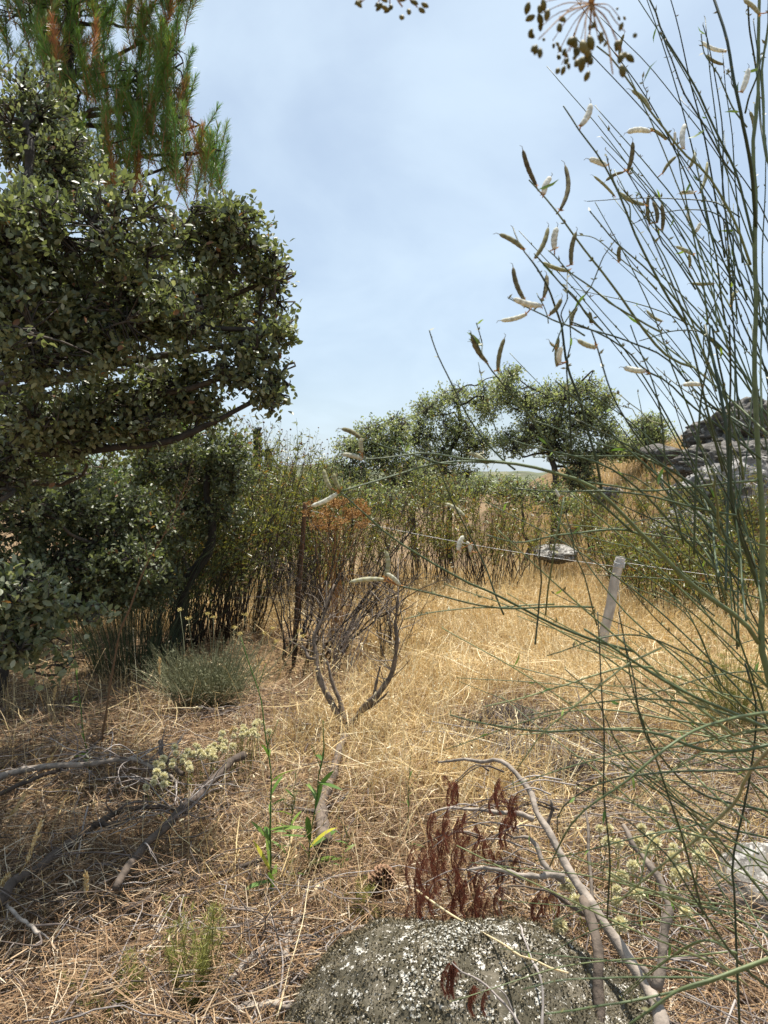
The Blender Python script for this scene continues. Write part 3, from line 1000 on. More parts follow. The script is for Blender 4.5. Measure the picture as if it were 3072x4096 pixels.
def bare_shrub(label, base, Ht, n, spread, lean, m, tint, width, name='bare_shrub', br=6):
    b = A(base, float)
    b[2] = gz(b[0], b[1])
    t = thing(name, label, 'shrub', b)
    mb = MB()
    K = 9
    s = np.linspace(0, 1, K)
    a = R.random(n) * 6.283
    rr = np.sqrt(R.random(n)) * spread
    PT = np.zeros((n, K, 3))
    h = Ht * R.uniform(.55, 1, n)
    PT[:, :, 0] = b[0] + (np.cos(a) * rr * .3)[:, None] + (np.cos(a) * rr * .7 + lean[0])[:, None] * s
    PT[:, :, 1] = b[1] + (np.sin(a) * rr * .3)[:, None] + (np.sin(a) * rr * .7 + lean[1])[:, None] * s
    PT[:, :, 2] = b[2] - .03 + h[:, None] * s ** .9
    w = np.cumsum(R.normal(size=PT.shape) * .02 * Ht, axis=1)
    PT += w - w[:, :1]
    tubes(mb, PT, width * R.uniform(.7, 1.4, (n, 1)) * np.linspace(1.4, .4, K)[None], 5, R.uniform(*tint, n))
    cur = PT
    for lev in range(2):
        nn_ = len(cur)
        mI = br if lev == 0 else 4
        ks = R.integers(2, cur.shape[1], (nn_, mI))
        S = cur[np.arange(nn_)[:, None], np.minimum(ks, cur.shape[1] - 1)].reshape(-1, 3)
        ax = np.repeat(nrm(cur[:, -1] - cur[:, 0]), mI, 0)
        D = nrm(ax * .8 + R.normal(size=S.shape) * .6 + A([0, 0, .25]))
        L = Ht * R.uniform(.12, .35, (len(S), 1)) * (.6 if lev else 1)
        Q = np.stack([S + D * L * u + R.normal(size=S.shape) * .012 * u for u in (0, .35, .7, 1)], 1)
        tubes(mb, Q, width * (.5 if lev == 0 else .3) * np.linspace(1, .5, 4)[None], 3, R.uniform(*tint, len(S)), cap=False)
        cur = Q
    mb.build('stems', m, t)
    return t


p = G(1230, 2640)
bare_shrub('leafless shrub of dense black stems left of the straw path', p, 1.2, 30, .85, (.30, 0), M_BARK2, (0, .8), .0065)
p = G(1340, 2700)
bare_shrub('small grey leafless shrub in front of the black stemmed one', p + A([0, 0, 0]), .75, 12, .32, (.12, 0), M_TWIG, (.3, 1), .0042)
p = G(1560, 2640)
bare_shrub('low black twiggy shrub on the bare sandy edge of the path', p, .75, 14, .38, (.1, 0), M_BARK2, (.1, .9), .0045)

# forked dead shrub (Y shape) standing at the middle left of the path
b = G(*D4(730, 1500))
t = thing('dead_shrub', 'dead grey brown shrub forked like a Y beside the straw path', 'dead shrub', b)
dB = b[1]
mb = MB()


def dpl(conv, pts, d0, d1):
    n_ = len(pts)
    return [P(*conv(x, y), d0 + (d1 - d0) * i / max(1, n_ - 1)) for i, (x, y) in enumerate(pts)]


limb(mb, [b - A([0, 0, .05])] + dpl(D4, [(760, 1430), (800, 1370)], dB, dB), .030, .026, 8, 8, .004)
limb(mb, dpl(D4, [(800, 1370), (700, 1230), (620, 1050), (560, 900), (545, 750), (540, 620), (600, 480), (640, 320), (700, 180)], dB, dB + .25), .022, .006, 22, 7, .006)
limb(mb, dpl(D4, [(795, 1340), (750, 1180), (700, 1020), (650, 850), (620, 800)], dB, dB + .1), .016, .008, 14, 7, .006)
limb(mb, dpl(D4, [(545, 800), (480, 750), (430, 690)], dB + .1, dB + .15), .013, .007, 8, 6, .005)
rp_ = limb(mb, dpl(D4, [(815, 1370), (900, 1260), (1000, 1150), (1100, 1040), (1180, 930), (1205, 700), (1215, 520), (1230, 270)], dB, dB - .15), .022, .006, 22, 7, .006)
limb(mb, dpl(D4, [(910, 1255), (1010, 1190), (1150, 1070)], dB, dB - .1), .009, .004, 10, 6, .004)
limb(mb, dpl(D4, [(1030, 1110), (1060, 950), (1080, 860)], dB, dB), .010, .005, 8, 6, .004)
for k in range(60):
    s0 = rp_[R.integers(8, 22)] if k % 2 else P(*D4(R.uniform(540, 640), R.uniform(320, 760)), dB + .2)
    q = s0 + nrm(A([R.normal() * .7, R.normal() * .5, R.uniform(.3, 1)])) * R.uniform(.10, .32)
    limb(mb, [s0, (s0 + q) / 2 + R.normal(size=3) * .02, q], .0035, .0012, 6, 4, .004, R.random())
mb.build('branches', M_LOG, t)

# dried rusty umbels among the rockroses
p = G(1340, 2560)
t = thing('dried_umbel_plant', 'rusty orange dried umbel plant among the dark rockrose stems', 'dried plant', p)
mb = MB()
mu = MB()
for k in range(26):
    hub = P(R.uniform(1235, 1465), R.uniform(2020, 2130), p[1] - .1 + R.normal() * .15)
    limb(mb, [p + R.normal(size=3) * A([.05, .05, 0]), (p + hub) / 2 + R.normal(size=3) * .05, hub], .006, .003, 10, 4, .01)
    nr = 22
    D = rand_dirs(nr, (0, 0, .9), .9)
    L = R.uniform(.05, .09, (nr, 1))
    e = hub + D * L
    tubes(mu, np.stack([np.repeat(hub[None], nr, 0), hub + D * L * .5 + A([0, 0, .008]), e], 1), A([.0022, .0018, .0015]), 3, R.random(nr), cap=False)
    for q in e:
        D2 = rand_dirs(9, (0, 0, .4))
        leaves(mu, SPIKE, np.repeat(q[None], 9, 0), D2, R.uniform(.012, .024, 9), R.random(9), 1.5)
mb.build('stems', M_UMB, t)
mu.build('umbels', M_UMB, t)

# grey green cushion bush with yellow flower stalks
p = G(*C6(1060, 560))
t = thing('cushion_bush', 'rounded grey green cushion bush with fine needle leaves under the rockroses', 'shrub', p)
mb = MB()
n = 1100
a = R.random(n) * 6.283
rr = np.sqrt(R.random(n))
D = nrm(np.stack([np.cos(a) * rr * .7, np.sin(a) * rr * .7, np.full(n, .95)], 1) + R.normal(size=(n, 3)) * .22)
root = p + np.stack([np.cos(a) * rr * .14, np.sin(a) * rr * .14, 0 * a], 1)
L = R.uniform(.15, .5, (n, 1)) * (1 + .5 * fbm(D * 2.2, 2))[:, None]
PT = np.stack([root + D * L * s + R.normal(size=(n, 3)) * .012 * s for s in (0, .4, .75, 1)], 1)
tubes(mb, PT, A([.0022, .002, .0016, .001]), 3, R.random(n) * .6, cap=False)
m_ = 12
q = R.uniform(.35, 1, (n, m_, 1))
O = (root[:, None] + D[:, None] * L[:, None] * q).reshape(-1, 3)
leaves(mb, SPIKE, O, rand_dirs(len(O), (0, 0, .5)), R.uniform(.018, .035, len(O)), R.random(len(O)), .35)
mb.build('foliage', M_SANT, t)
SK = MB()
heads = [C6(*q) for q in [(918, 50), (962, 95), (1060, 70), (1090, 88), (1195, 140), (1225, 172), (1392, 146), (1530, 158), (1545, 185), (1410, 212), (1350, 170), (1255, 75)]]
for k, (hx, hy) in enumerate(heads):
    h0 = P(hx, hy, p[1] + R.uniform(-.1, .35))
    r0 = p + A([(h0[0] - p[0]) * .45 + R.normal() * .05, R.normal() * .08, 0])
    limb(SK, [r0, (r0 + h0) / 2 + R.normal(size=3) * .03, h0], .0025, .0016, 8, 4, .004, .7)
    hb = MB()
    nq = 70
    O = h0 + R.normal(size=(nq, 3)) * A([.010, .010, .005])
    leaves(hb, SPIKE, O, rand_dirs(nq, (0, 0, .8)), R.uniform(.006, .011, nq), R.random(nq), 2.2)
    hb.build('flower_head', M_YEL, t)
SK.build('flower_stalks', M_SANT, t)


# cream flower heads
def cream_plant(label, base, heads, hr, m=M_HEAD, thick=.0018):
    t = thing('cream_flower', label, 'flower', base)
    sk = MB()
    for (h0, rad) in heads:
        r0 = base + A([(h0[0] - base[0]) * .75, (h0[1] - base[1]) * .75, 0]) + R.normal(size=3) * A([.03, .03, 0])
        r0[2] = gz(r0[0], r0[1])
        limb(sk, [r0, (r0 + h0) / 2 + R.normal(size=3) * .025, h0], thick, thick * .7, 8, 4, .004, R.random())
        hb = MB()
        nq = 240
        rad *= 1.15
        D = nrm(R.normal(size=(nq, 3)))
        leaves(hb, SPIKE, h0 + D * rad * .25, D, rad * R.uniform(.55, .95, nq), R.random(nq), 1.9)
        hb.build('flower_head', m, t)
        nl = 5
        qq = R.uniform(.2, .9, (nl, 1))
        leaves(sk, NARROW, r0 * (1 - qq) + h0 * qq, rand_dirs(nl, (0, 0, .3)), R.uniform(.015, .03, nl), R.random(nl), 1.3)
    sk.build('stalks', M_FEATH, t)


RH = [(780, 800), (830, 800), (880, 880), (820, 870), (1000, 800), (1095, 780), (980, 870), (1050, 840), (1030, 920), (1070, 880), (1210, 840), (1285, 850), (1165, 900), (1330, 900),
      (1300, 950), (1165, 950), (900, 1050), (840, 1050), (955, 995), (870, 1120), (1220, 1030), (1180, 1040), (600, 1090), (630, 1110), (665, 1180), (870, 1180), (980, 1140), (890, 1300), (575, 1310), (1230, 1240), (1120, 700)]
CLEAR = []
q_ = G(*C7(800, 1180))
CLEAR.append((q_[0], q_[1], .16, .2))
q_ = G(*C7(510, 900))
CLEAR.append((q_[0], q_[1], .15, .3))
q_ = G(1470, 2690)
CLEAR.append((q_[0], q_[1], .38, .6))
hs = []
for x, y in RH:
    sx0, sy0 = C8(x, y)
    d = G(sx0, sy0 + 260)[1]
    hs.append((P(sx0, sy0, d), R.uniform(.013, .022)))
b = A([np.mean([h[0][0] for h in hs]), np.mean([h[0][1] for h in hs]), 0])
b[2] = gz(b[0], b[1])
CLEAR.append((b[0], b[1] - .25, .42, .40))
cream_plant('cream pompom flower heads on thin stalks right of the dead branch', b, hs, .017)
hs = []
for k in range(62):
    u = R.random()
    x = 760 + u * 600 + R.normal() * 30
    y = 930 - 310 * u ** 1.1 + R.uniform(-70, 40)
    if 840 < x < 960 and R.random() < .4:
        y -= R.uniform(0, 110)
    sx0, sy0 = C6(x, y)
    d = G(sx0, sy0 + 190)[1]
    hs.append((P(sx0, sy0, d), R.uniform(.011, .018)))
b = A([np.mean([h[0][0] for h in hs]), np.mean([h[0][1] for h in hs]), 0])
b[2] = gz(b[0], b[1])
CLEAR.append((b[0], b[1] - .15, .55, .45))
cream_plant('bank of pale cream flower heads below the grey green cushion bush', b, hs, .016)


# green weeds with long leaves
def weed(label, stem, r, nl, L, m=M_GREEN, tpl=LANCE, yellow=1, tops=True, lo=.05, hi=.95, name='green_weed'):
    t = thing(name, label, 'plant', stem[0])
    mb = MB()
    p = limb(mb, stem, r, r * .5, 26, 5, .003, .35)
    if tops:
        for k in range(3):
            s0 = p[R.integers(14, 24)]
            limb(mb, [s0, s0 + A([R.normal() * .03, R.normal() * .03, .09])], r * .5, r * .3, 5, 4, .003, .4)
    mb.build('stem', m, t)
    for k in range(nl):
        u = lo + (hi - lo) * (k + R.random()) / nl
        o_ = p[int(u * 25)]
        lf = MB()
        D = nrm(A([R.normal(), R.normal() * .7, R.uniform(.3, 1.3)]))
        ln = R.uniform(*L) * 1.35 * (1 - .4 * u)
        K = 6
        s = np.linspace(0, 1, K)
        pts = o_ + D * (s * ln)[:, None] + A([0, 0, -1.0])[None] * (s ** 2 * ln * R.uniform(.1, .5))[:, None]
        wdt = ln * .155 * np.sin(np.clip(s * .93 + .07, 0, 1) * math.pi) ** .7
        side = nrm(np.cross(D, A([R.normal() * .4, R.normal() * .4, 1])))
        strips(lf, pts[None], wdt[None], side[None], 1.0 if (k == 3 and yellow) else R.uniform(.3, .85))
        lf.build('leaf', m, t)
    return t


b = G(*C7(250, 1200))
d = b[1]
weed('tall slender green weed left of the mossy boulder, bare flowering top', [b] + dpl(C7, [(230, 900), (235, 600), (215, 350), (185, 150), (140, 0)], d, d + .1) + [P(*C6(1230, 190), d + .12)], .0035, 16, (.07, .12), hi=.6)
b = G(*C7(425, 1050))
d = b[1]
weed('green weed with broad long leaves nearest the sawn log', [b] + dpl(C7, [(440, 800), (470, 600), (497, 400), (500, 230)], d, d + .05), .0035, 15, (.08, .14), hi=.8)
b = G(*C6(470, 920))
d = b[1]
weed('thin green weed at left rising over the fallen branches', [b] + dpl(C6, [(430, 700), (410, 500), (380, 300), (360, 0)], d, d + .05), .003, 12, (.05, .085), yellow=0, hi=.75)
b = G(*C7(310, 1000))
d = b[1]
weed('short green weed between the two taller green weeds', [b] + dpl(C7, [(345, 700), (360, 500)], d, d), .0028, 10, (.06, .10), yellow=0)
b = G(*C7(560, 1020))
d = b[1]
weed('low green weed beside the pine cone', [b] + dpl(C7, [(600, 940), (640, 820)], d, d), .0025, 8, (.05, .08), yellow=0)
b = G(*C7(930, 900))
d = b[1]
weed('small lone green sprig amid the straw at centre', [b] + dpl(C7, [(940, 600), (945, 440)], d, d), .0022, 6, (.04, .06), yellow=0)


def feathery(label, sx, sy, top, wpx, n=26):
    b = G(sx, sy)
    t = thing('feathery_weed', label, 'plant', b)
    mb = MB()
    h = (sy - top) / F * b[1]
    for k in range(n):
        e = b + A([R.normal() * wpx / F * b[1] * .5, R.normal() * .05, h * R.uniform(.45, 1)])
        p = limb(mb, [b + R.normal(size=3) * A([.03, .03, 0]), (b + e) / 2 + R.normal(size=3) * .015, e], .0018, .0009, 9, 3, .004, R.random())
        O = np.repeat(p[2:], 16, 0)
        leaves(mb, SPIKE, O, rand_dirs(len(O), (0, 0, .5)), R.uniform(.012, .03, len(O)), R.random(len(O)), .28)
    mb.build('foliage', M_FEATH, t)


feathery('yellow green feathery weed at the bottom edge, left of centre', 480, 4080, 3830, 170)
feathery('taller feathery green weed left of the boulder foot', 790, 4060, 3600, 170, 34)
feathery('small feathery weed right of the pine cone', 1440, 3700, 3520, 90, 14)
feathery('grassy green tuft low at the right edge behind the broom', 2930, 2980, 2540, 300, 130)
feathery('green tuft beneath the shadowy rockrose at right', 2820, 2580, 2450, 130, 40)


# ------------------------------------------------------------------ posts and wire
def post(name, label, base, top, r, m, sides=10, cat='fence post'):
    mb = MB()
    p = cr([base - (top - base) * .1, (base + top) / 2, top], 14)
    p = jit(p, r * .10, 6)
    ang = np.arange(sides) * 2 * math.pi / sides
    T = nrm(top - base)
    n_ = nrm(np.cross(T, A([0, 1, 0.1])))
    b_ = np.cross(T, n_)
    prof = 1 + .10 * np.cos(ang * 2 + .4) + .04 * R.normal(size=sides)
    rad = r * np.linspace(1.1, .92, 14)
    V = p[:, None] + rad[:, None, None] * prof[None, :, None] * (n_ * np.cos(ang)[:, None] + b_ * np.sin(ang)[:, None])[None]
    V[-1] += R.normal(size=(sides, 3)) * r * .08
    top_ring = p[-1] + (V[-1] - p[-1]) * .75 + T * r * .25
    V = np.concatenate([V.reshape(-1, 3), top_ring])
    idx = np.arange(15 * sides).reshape(15, sides)
    a_, c_ = idx[:-1], idx[1:]
    q = np.stack([a_, np.roll(a_, -1, 1), np.roll(c_, -1, 1), c_], -1).reshape(-1, 4)
    mb.add(V, [q, idx[-1][None]], R.random(len(V)))
    return tag(mb.build(name, m), label, cat)


pb = G(2390, 2668)
pt = P(2482, 2232, pb[1] - .06)
post('fence_post', 'leaning pale grey wooden post with wire round its top', pb, pt, .040, M_POST)
qb = G(1180, 2560)
qt = P(1220, 2012, qb[1] + .05)
post('fence_post', 'thin upright brown post hidden among the black shrub stems', qb, qt, .021, M_POST2)
mb = MB()
ax = nrm(pt - pb)
wc = pt - ax * .055
K = 60
s = np.linspace(0, 1, K)
an = s * 6.283 * 4
n1 = nrm(np.cross(ax, A([0, 1, 0.1])))
n2 = np.cross(ax, n1)
coil = wc + (n1 * np.cos(an)[:, None] + n2 * np.sin(an)[:, None]) * .045 + ax * ((s - .5) * .045)[:, None]
tubes(mb, coil[None], np.full((1, K), .0022), 5, .5)
e = qt - A([0, 0, .06])
wire = np.linspace(0, 1, 20)[:, None]
sag = (4 * wire * (1 - wire)) * A([0, 0, -.04])
tubes(mb, (coil[0] * (1 - wire) + e * wire + sag)[None], np.full((1, 20), .0017), 5, .5)
e2 = A([4.2, 5.0, .75])
tubes(mb, (coil[-1] * (1 - wire) + e2 * wire + sag)[None], np.full((1, 20), .0016), 5, .5)
e3 = P(2440, 2700, pb[1] - .05)
tubes(mb, (coil[-1] * (1 - wire) + e3 * wire + A([.06, 0, 0]) * 4 * wire * (1 - wire))[None], np.full((1, 20), .003), 5, .9)
tag(mb.build('fence_wire', M_WIRE), 'pale wire strung from the brown post and coiled round the leaning post', 'wire')


# ------------------------------------------------------------------ fallen branches
def ground_line(conv, pts, lift=.03):
    out = []
    for i, (x, y) in enumerate(pts):
        q = G(*conv(x, y))
        lf = lift[i] if isinstance(lift, (list, tuple)) else lift
        # keep the picture position while lifting toward the eye
        q = q + (EYE - q) * (lf / max(.3, EYE[2] - q[2]))
        out.append(q)
    return out


def fallen(label, conv, pts, r0, r1, lift=.04, tw=0, twl=.35, twbias=(0, 0, 0), name='fallen_branch', m=None, tint=.5, extra=()):
    L = ground_line(conv, pts, lift)
    t = thing(name, label, 'branch', L[0])
    mb = MB()
    p = limb(mb, L, r0, r1, 30, 8, .004, tint, .08)
    for e, er0, er1 in extra:
        limb(mb, ground_line(conv, e, lift), er0, er1, 18, 7, .004, tint, .08)
    mb.build('limb', m or M_LOG, t)
    if tw:
        mb = MB()
        for k in range(tw):
            s0 = p[R.integers(6, 30)]
            D = nrm(R.normal(size=3) * A([1, .8, .35]) + A(twbias))
            ln = R.uniform(.4, 1) * twl
            q = s0 + D * ln
            q[2] = max(q[2], gz(q[0], q[1]) + .01)
            pp = limb(mb, [s0, (s0 + q) / 2 + R.normal(size=3) * .03, q], .004, .0015, 8, 4, .006, R.uniform(.3, 1))
            for j in range(2):
                s1 = pp[R.integers(2, 7)]
                q1 = s1 + nrm(D + R.normal(size=3) * .7) * ln * R.uniform(.3, .6)
                limb(mb, [s1, q1], .0025, .001, 5, 3, .004, R.uniform(.3, 1))
        mb.build('twigs', M_TWIG, t)
    return t


fallen('long grey fallen branch at left ending in a fan of fine twigs', C6, [(-60, 935), (80, 870), (250, 850), (420, 838), (600, 823), (700, 815), (790, 860), (900, 930)], .018, .008, .17, 26, .40, (.5, -.1, 0), tint=.75)
fallen('dark fallen branch crossing the lower left corner upward to the twig fan', C6, [(-60, 1580), (180, 1370), (330, 1255), (480, 1150), (600, 1085), (700, 1068), (830, 1062), (950, 1085)], .020, .009, .16, 16, .3, (.4, 0, 0), tint=.15,
       extra=[([(480, 1150), (600, 1140), (735, 1103)], .014, .006)])
fallen('fallen branch with a broken splintered end pointing at the cream flowers', C6, [(590, 1470), (700, 1290), (830, 1160), (930, 1060), (1040, 970), (1150, 860), (1245, 792)], .013, .019, .18, 14, .35, tint=.2)
fallen('thin dark fallen branch at the left edge behind the long grey one', C6, [(-60, 1010), (150, 920), (300, 870), (420, 800), (520, 700)], .011, .005, .14, 6, .25, tint=.1)
fallen('dark low branch lying along the litter left of the green weeds', C6, [(640, 1590), (900, 1460), (1100, 1400), (1290, 1335), (1420, 1300)], .014, .008, .11, 8, .25, tint=.1)
fallen('short dark stick by the cream flower bank', C6, [(818, 725), (830, 790), (870, 850), (935, 888)], .012, .011, .20, 0, tint=.2)
fallen('brown sawn log lying end on in the straw behind the green weeds', C7, [(608, 310), (570, 430), (530, 560), (490, 660), (490, 740), (512, 845)], .019, .029, .13, 6, .25, tint=.45,
       extra=[([(490, 690), (400, 690), (300, 650)], .011, .006)])
fallen('thin curved pale branch at the bottom left corner', C6, [(-10, 1300), (0, 1420)] if False else [(0, 1520), (60, 1580), (140, 1650), (200, 1700)], .007, .006, .12, 4, .25, tint=1.0)
fallen('pale bleached root like branch along the foot of the boulder', C7, [(30, 1560), (150, 1420), (330, 1370), (480, 1340), (640, 1300), (800, 1260)], .010, .006, .11, 14, .3, tint=.9)
fallen('pale peeled branch at the bottom edge left of the boulder', C7, [(60, 1720), (180, 1690), (330, 1690), (480, 1710), (560, 1690)], .013, .009, .11, 12, .3, tint=.95)
fallen('gnarled short branch stub standing in the bottom litter', C7, [(310, 1440), (320, 1360), (350, 1290), (400, 1230)], .012, .008, .10, 4, .2, tint=.9)
fallen('dead grey stick lying across the path before the leaning post', C8, [(330, 195), (420, 188), (510, 185), (590, 230), (700, 270)], .014, .008, .08, 8, .3, tint=.8)
fallen('dark curved stick in the brushwood beneath the broom', C8, [(620, 320), (700, 310), (800, 380), (900, 470), (1000, 560)], .010, .006, .10, 10, .3, tint=.2)

# dead branching limb in the right foreground
t = thing('dead_branch', 'large dead forked branch with grey bark rising at the right of the boulder', 'branch', P(*C8(1000, 2300), 1.75))
mb = MB()
limb(mb, dpl(C8, [(1000, 2500), (1110, 1950), (1085, 1750), (1050, 1650), (930, 1480), (800, 1300), (690, 1140), (590, 970), (500, 800), (430, 680), (390, 570), (290, 460), (170, 448), (60, 445), (-60, 455)], 1.6, 2.75), .019, .004, 44, 9, .004, .8, .07)
limb(mb, dpl(C8, [(790, 2300), (775, 1821), (768, 1450), (740, 1280), (695, 1170)], 1.75, 2.08), .015, .013, 18, 8, .003, .4, .06)
limb(mb, dpl(C8, [(1075, 1640), (1108, 1450), (1130, 1250), (1110, 1100), (1040, 1000), (980, 930), (930, 830), (905, 785)], 1.76, 2.05), .013, .006, 26, 8, .003, .6, .16)
limb(mb, dpl(C8, [(430, 752), (350, 722), (280, 713), (150, 700), (0, 700), (-120, 730)], 2.5, 2.45), .010, .003, 18, 6, .004, .9)
limb(mb, dpl(C8, [(590, 1050), (480, 1055), (400, 1050), (250, 1022), (100, 1015)], 2.25, 2.2), .011, .004, 18, 6, .004, .9)
limb(mb, dpl(C8, [(600, 1080), (500, 1000), (470, 960), (450, 880), (400, 840), (330, 850)], 2.25, 2.35), .010, .005, 14, 6, .003, .8)
limb(mb, dpl(C8, [(505, 805), (525, 740), (528, 650)], 2.42, 2.42), .007, .004, 8, 5, .003, .6)
limb(mb, dpl(C8, [(390, 570), (395, 545)], 2.6, 2.6), .010, .007, 5, 6, .001, 1)
limb(mb, dpl(C8, [(740, 1280), (735, 1000), (705, 690)], 2.08, 2.3), .007, .004, 12, 5, .006, .6)
limb(mb, dpl(C8, [(1060, 1620), (1020, 1540), (1000, 1520)], 1.78, 1.8), .008, .006, 5, 5, .002, .7)
limb(mb, dpl(C8, [(700, 1250), (600, 1180), (520, 1130), (420, 1120), (300, 1100)], 2.1, 2.1), .006, .002, 12, 5, .006, .3)
mb.build('limb', M_LOG, t)
FR = MB()
FR_ = [(C8, 25, 560, 90), (C8, 280, 590, 90), (C8, 300, 640, 90), (C8, 70, 770, 110), (C8, 300, 720, 110), (C7, 1170, 560, 110), (C7, 1420, 590, 100), (C7, 1070, 740, 110), (C7, 1240, 740, 100),
       (C7, 1440, 710, 110), (C7, 1010, 860, 190), (C7, 1060, 880, 200), (C7, 1100, 820, 200), (C7, 1160, 800, 180), (C7, 1200, 900, 160), (C7, 1310, 850, 150), (C7, 1350, 880, 120), (C7, 980, 1080, 140), (C7, 1040, 1120, 130),
       (C7, 1210, 1080, 130), (C7, 1320, 1090, 130), (C7, 1380, 1100, 110), (C7, 1280, 1130, 110), (C7, 1640, 1100, 110), (C8, 510, 1160, 90), (C7, 1130, 700, 120), (C7, 1220, 1000, 140), (C7, 1400, 960, 90), (C7, 1310, 1030, 60), (C7, 1240, 1030, 70)]


def frond(mb, o_, ln, bend, d):
    """one drooping dead frond: curved rachis with needle leaves swept down"""
    K = 16
    s = np.linspace(0, 1, K)
    x = bend * ln * (np.sin(s * 2.5) * .40 - .12 * s)
    p = o_ + np.stack([x, R.normal() * .3 * x, -s * ln], 1)
    tubes(mb, p[None], np.linspace(.0011, .0005, K)[None], 3, .4, cap=False)
    nq = 190
    u = R.random(nq) * .97
    O = np.stack([np.interp(u, s, p[:, i]) for i in range(3)], 1)
    sd = R.choice([-1, 1], nq)
    D = nrm(np.stack([-np.sign(bend) * R.uniform(-.1, .75, nq), R.normal(size=nq) * .3, -np.ones(nq)], 1))
    L = R.uniform(.16, .30, (nq, 1)) * ln * (1 - .4 * u[:, None])
    pts = np.stack([O, O + D * L * .55 + A([0, 0, .003]), O + D * L + np.stack([-sd * .12, 0 * sd, -.2 + 0 * sd], 1) * L], 1)
    strips(mb, pts, A([.0009, .0008, .0004]), nrm(np.cross(D, R.normal(size=(nq, 3)))), R.random(nq))


for conv, x, y, h in FR_:
    sx0, sy0 = conv(x, y)
    d = 2.38 + R.normal() * .08 if sy0 < 3550 else 2.25
    for k in range(3):
        fr = MB()
        o_ = P(sx0 + R.normal() * 30, sy0 + R.normal() * 24, d + R.normal() * .05)
        frond(fr, o_, h * 1.35 / 1.29 / F * d * R.uniform(.8, 1.1), R.choice([-1, 1], p=[.9, .1]) * R.uniform(.4, 1.1), d)
        FR.v += fr.v
        FR.t += fr.t
        FR.c += fr.c
        FR.l += [l + FR.n for l in fr.l]
        FR.n += fr.n
FR.build('dead_fronds', M_RED, t)
# twiglets that carry the fronds
mb = MB()
for conv, x, y, h in FR_:
    sx0, sy0 = conv(x, y)
    a_ = P(sx0, sy0, 2.38)
    b_ = P(sx0 + R.uniform(80, 300), sy0 - R.uniform(10, 60), 2.42)
    limb(mb, [a_, (a_ + b_) / 2 + A([0, 0, .03]), b_], .0015, .003, 8, 4, .004, R.random())
mb.build('twigs', M_TWIG, t)

# small curled rust fronds lying on the boulder, on their own twigs
t = thing('dead_twig', 'thin grey twig with two curled rust red fronds over the boulder', 'twig', P(*C8(310, 1900), 1.7))
mb = MB()
limb(mb, dpl(C8, [(420, 1900), (330, 1760), (240, 1680), (150, 1600), (60, 1540), (10, 1500)], 1.62, 1.72), .0035, .0015, 16, 5, .003, .8)
limb(mb, dpl(C8, [(330, 1760), (260, 1640), (160, 1650)], 1.65, 1.66), .002, .001, 10, 4, .003, .9)
mb.build('stem', M_TWIG, t)
mb = MB()
for k in range(5):
    frond(mb, P(*C8(150 + R.normal() * 30, 1630 + R.normal() * 12), 1.66 + R.normal() * .02), .06, -R.uniform(.4, 1.1), 1.66)
for k in range(5):
    frond(mb, P(*C7(1150 + R.normal() * 16, 1470 + R.normal() * 12), 1.74), .075, -R.uniform(.2, .8), 1.7)
mb.build('dead_fronds', M_RED, t)

for lb, conv, pts, d0, d1, r in [
    ('thin bare grey stick slanting over the right half of the boulder', C8, [(480, 1900), (470, 1620), (430, 1480), (390, 1350), (360, 1300)], 1.75, 2.0, .0035),
    ('long straw yellow stem lying diagonally over the boulder', C7, [(980, 1100), (1200, 1250), (1400, 1360), (1560, 1440), (1750, 1520)], 2.3, 1.55, .0032),
    ('slender straw standing up the left of the boulder', C7, [(250, 1782), (330, 1500), (400, 1250), (430, 1050)], 2.0, 2.4, .002),
]:
    mb = MB()
    limb(mb, dpl(conv, pts, d0, d1), r, r * .6, 20, 6, .003, .9)
    tag(mb.build('straw_stalk' if 'straw' in lb else 'dead_stick', M_STRAW if 'straw' in lb else M_TWIG), lb, 'stem')


# ------------------------------------------------------------------ tall dry stalk and grass spikes
b = G(*C6(512, 790))
d = b[1]
t = thing('dry_stalk', 'tall pale brown dry stalk curving up in front of the dark oak thicket', 'stalk', b)
mb = MB()


def C2(x, y):
    return x / 1.2762, 1200 + y / 1.2762


st = [b] + dpl(C6, [(530, 640), (560, 430), (620, 150)], d, d) + dpl(C2, [(650, 1600), (750, 1350), (830, 1220), (900, 1050), (960, 920)], d, d)
p = limb(mb, st, .0075, .0022, 40, 6, .003, .35)
limb(mb, dpl(C2, [(760, 1330), (740, 1260), (700, 1150)], d, d), .003, .0014, 10, 4, .003, .4)
for k in range(24):
    s0 = p[R.integers(29, 40)]
    q = s0 + nrm(A([R.normal() * .8, R.normal() * .4, R.uniform(.2, 1)])) * R.uniform(.05, .17)
    limb(mb, [s0, (s0 + q) / 2 + R.normal(size=3) * .01, q], .0016, .0008, 5, 3, .003, R.random())
    O = q + R.normal(size=(6, 3)) * .012
    leaves(mb, SPIKE, O, rand_dirs(6), R.uniform(.006, .012, 6), R.random(6), 2)
mb.build('stem', M_LITTER, t)

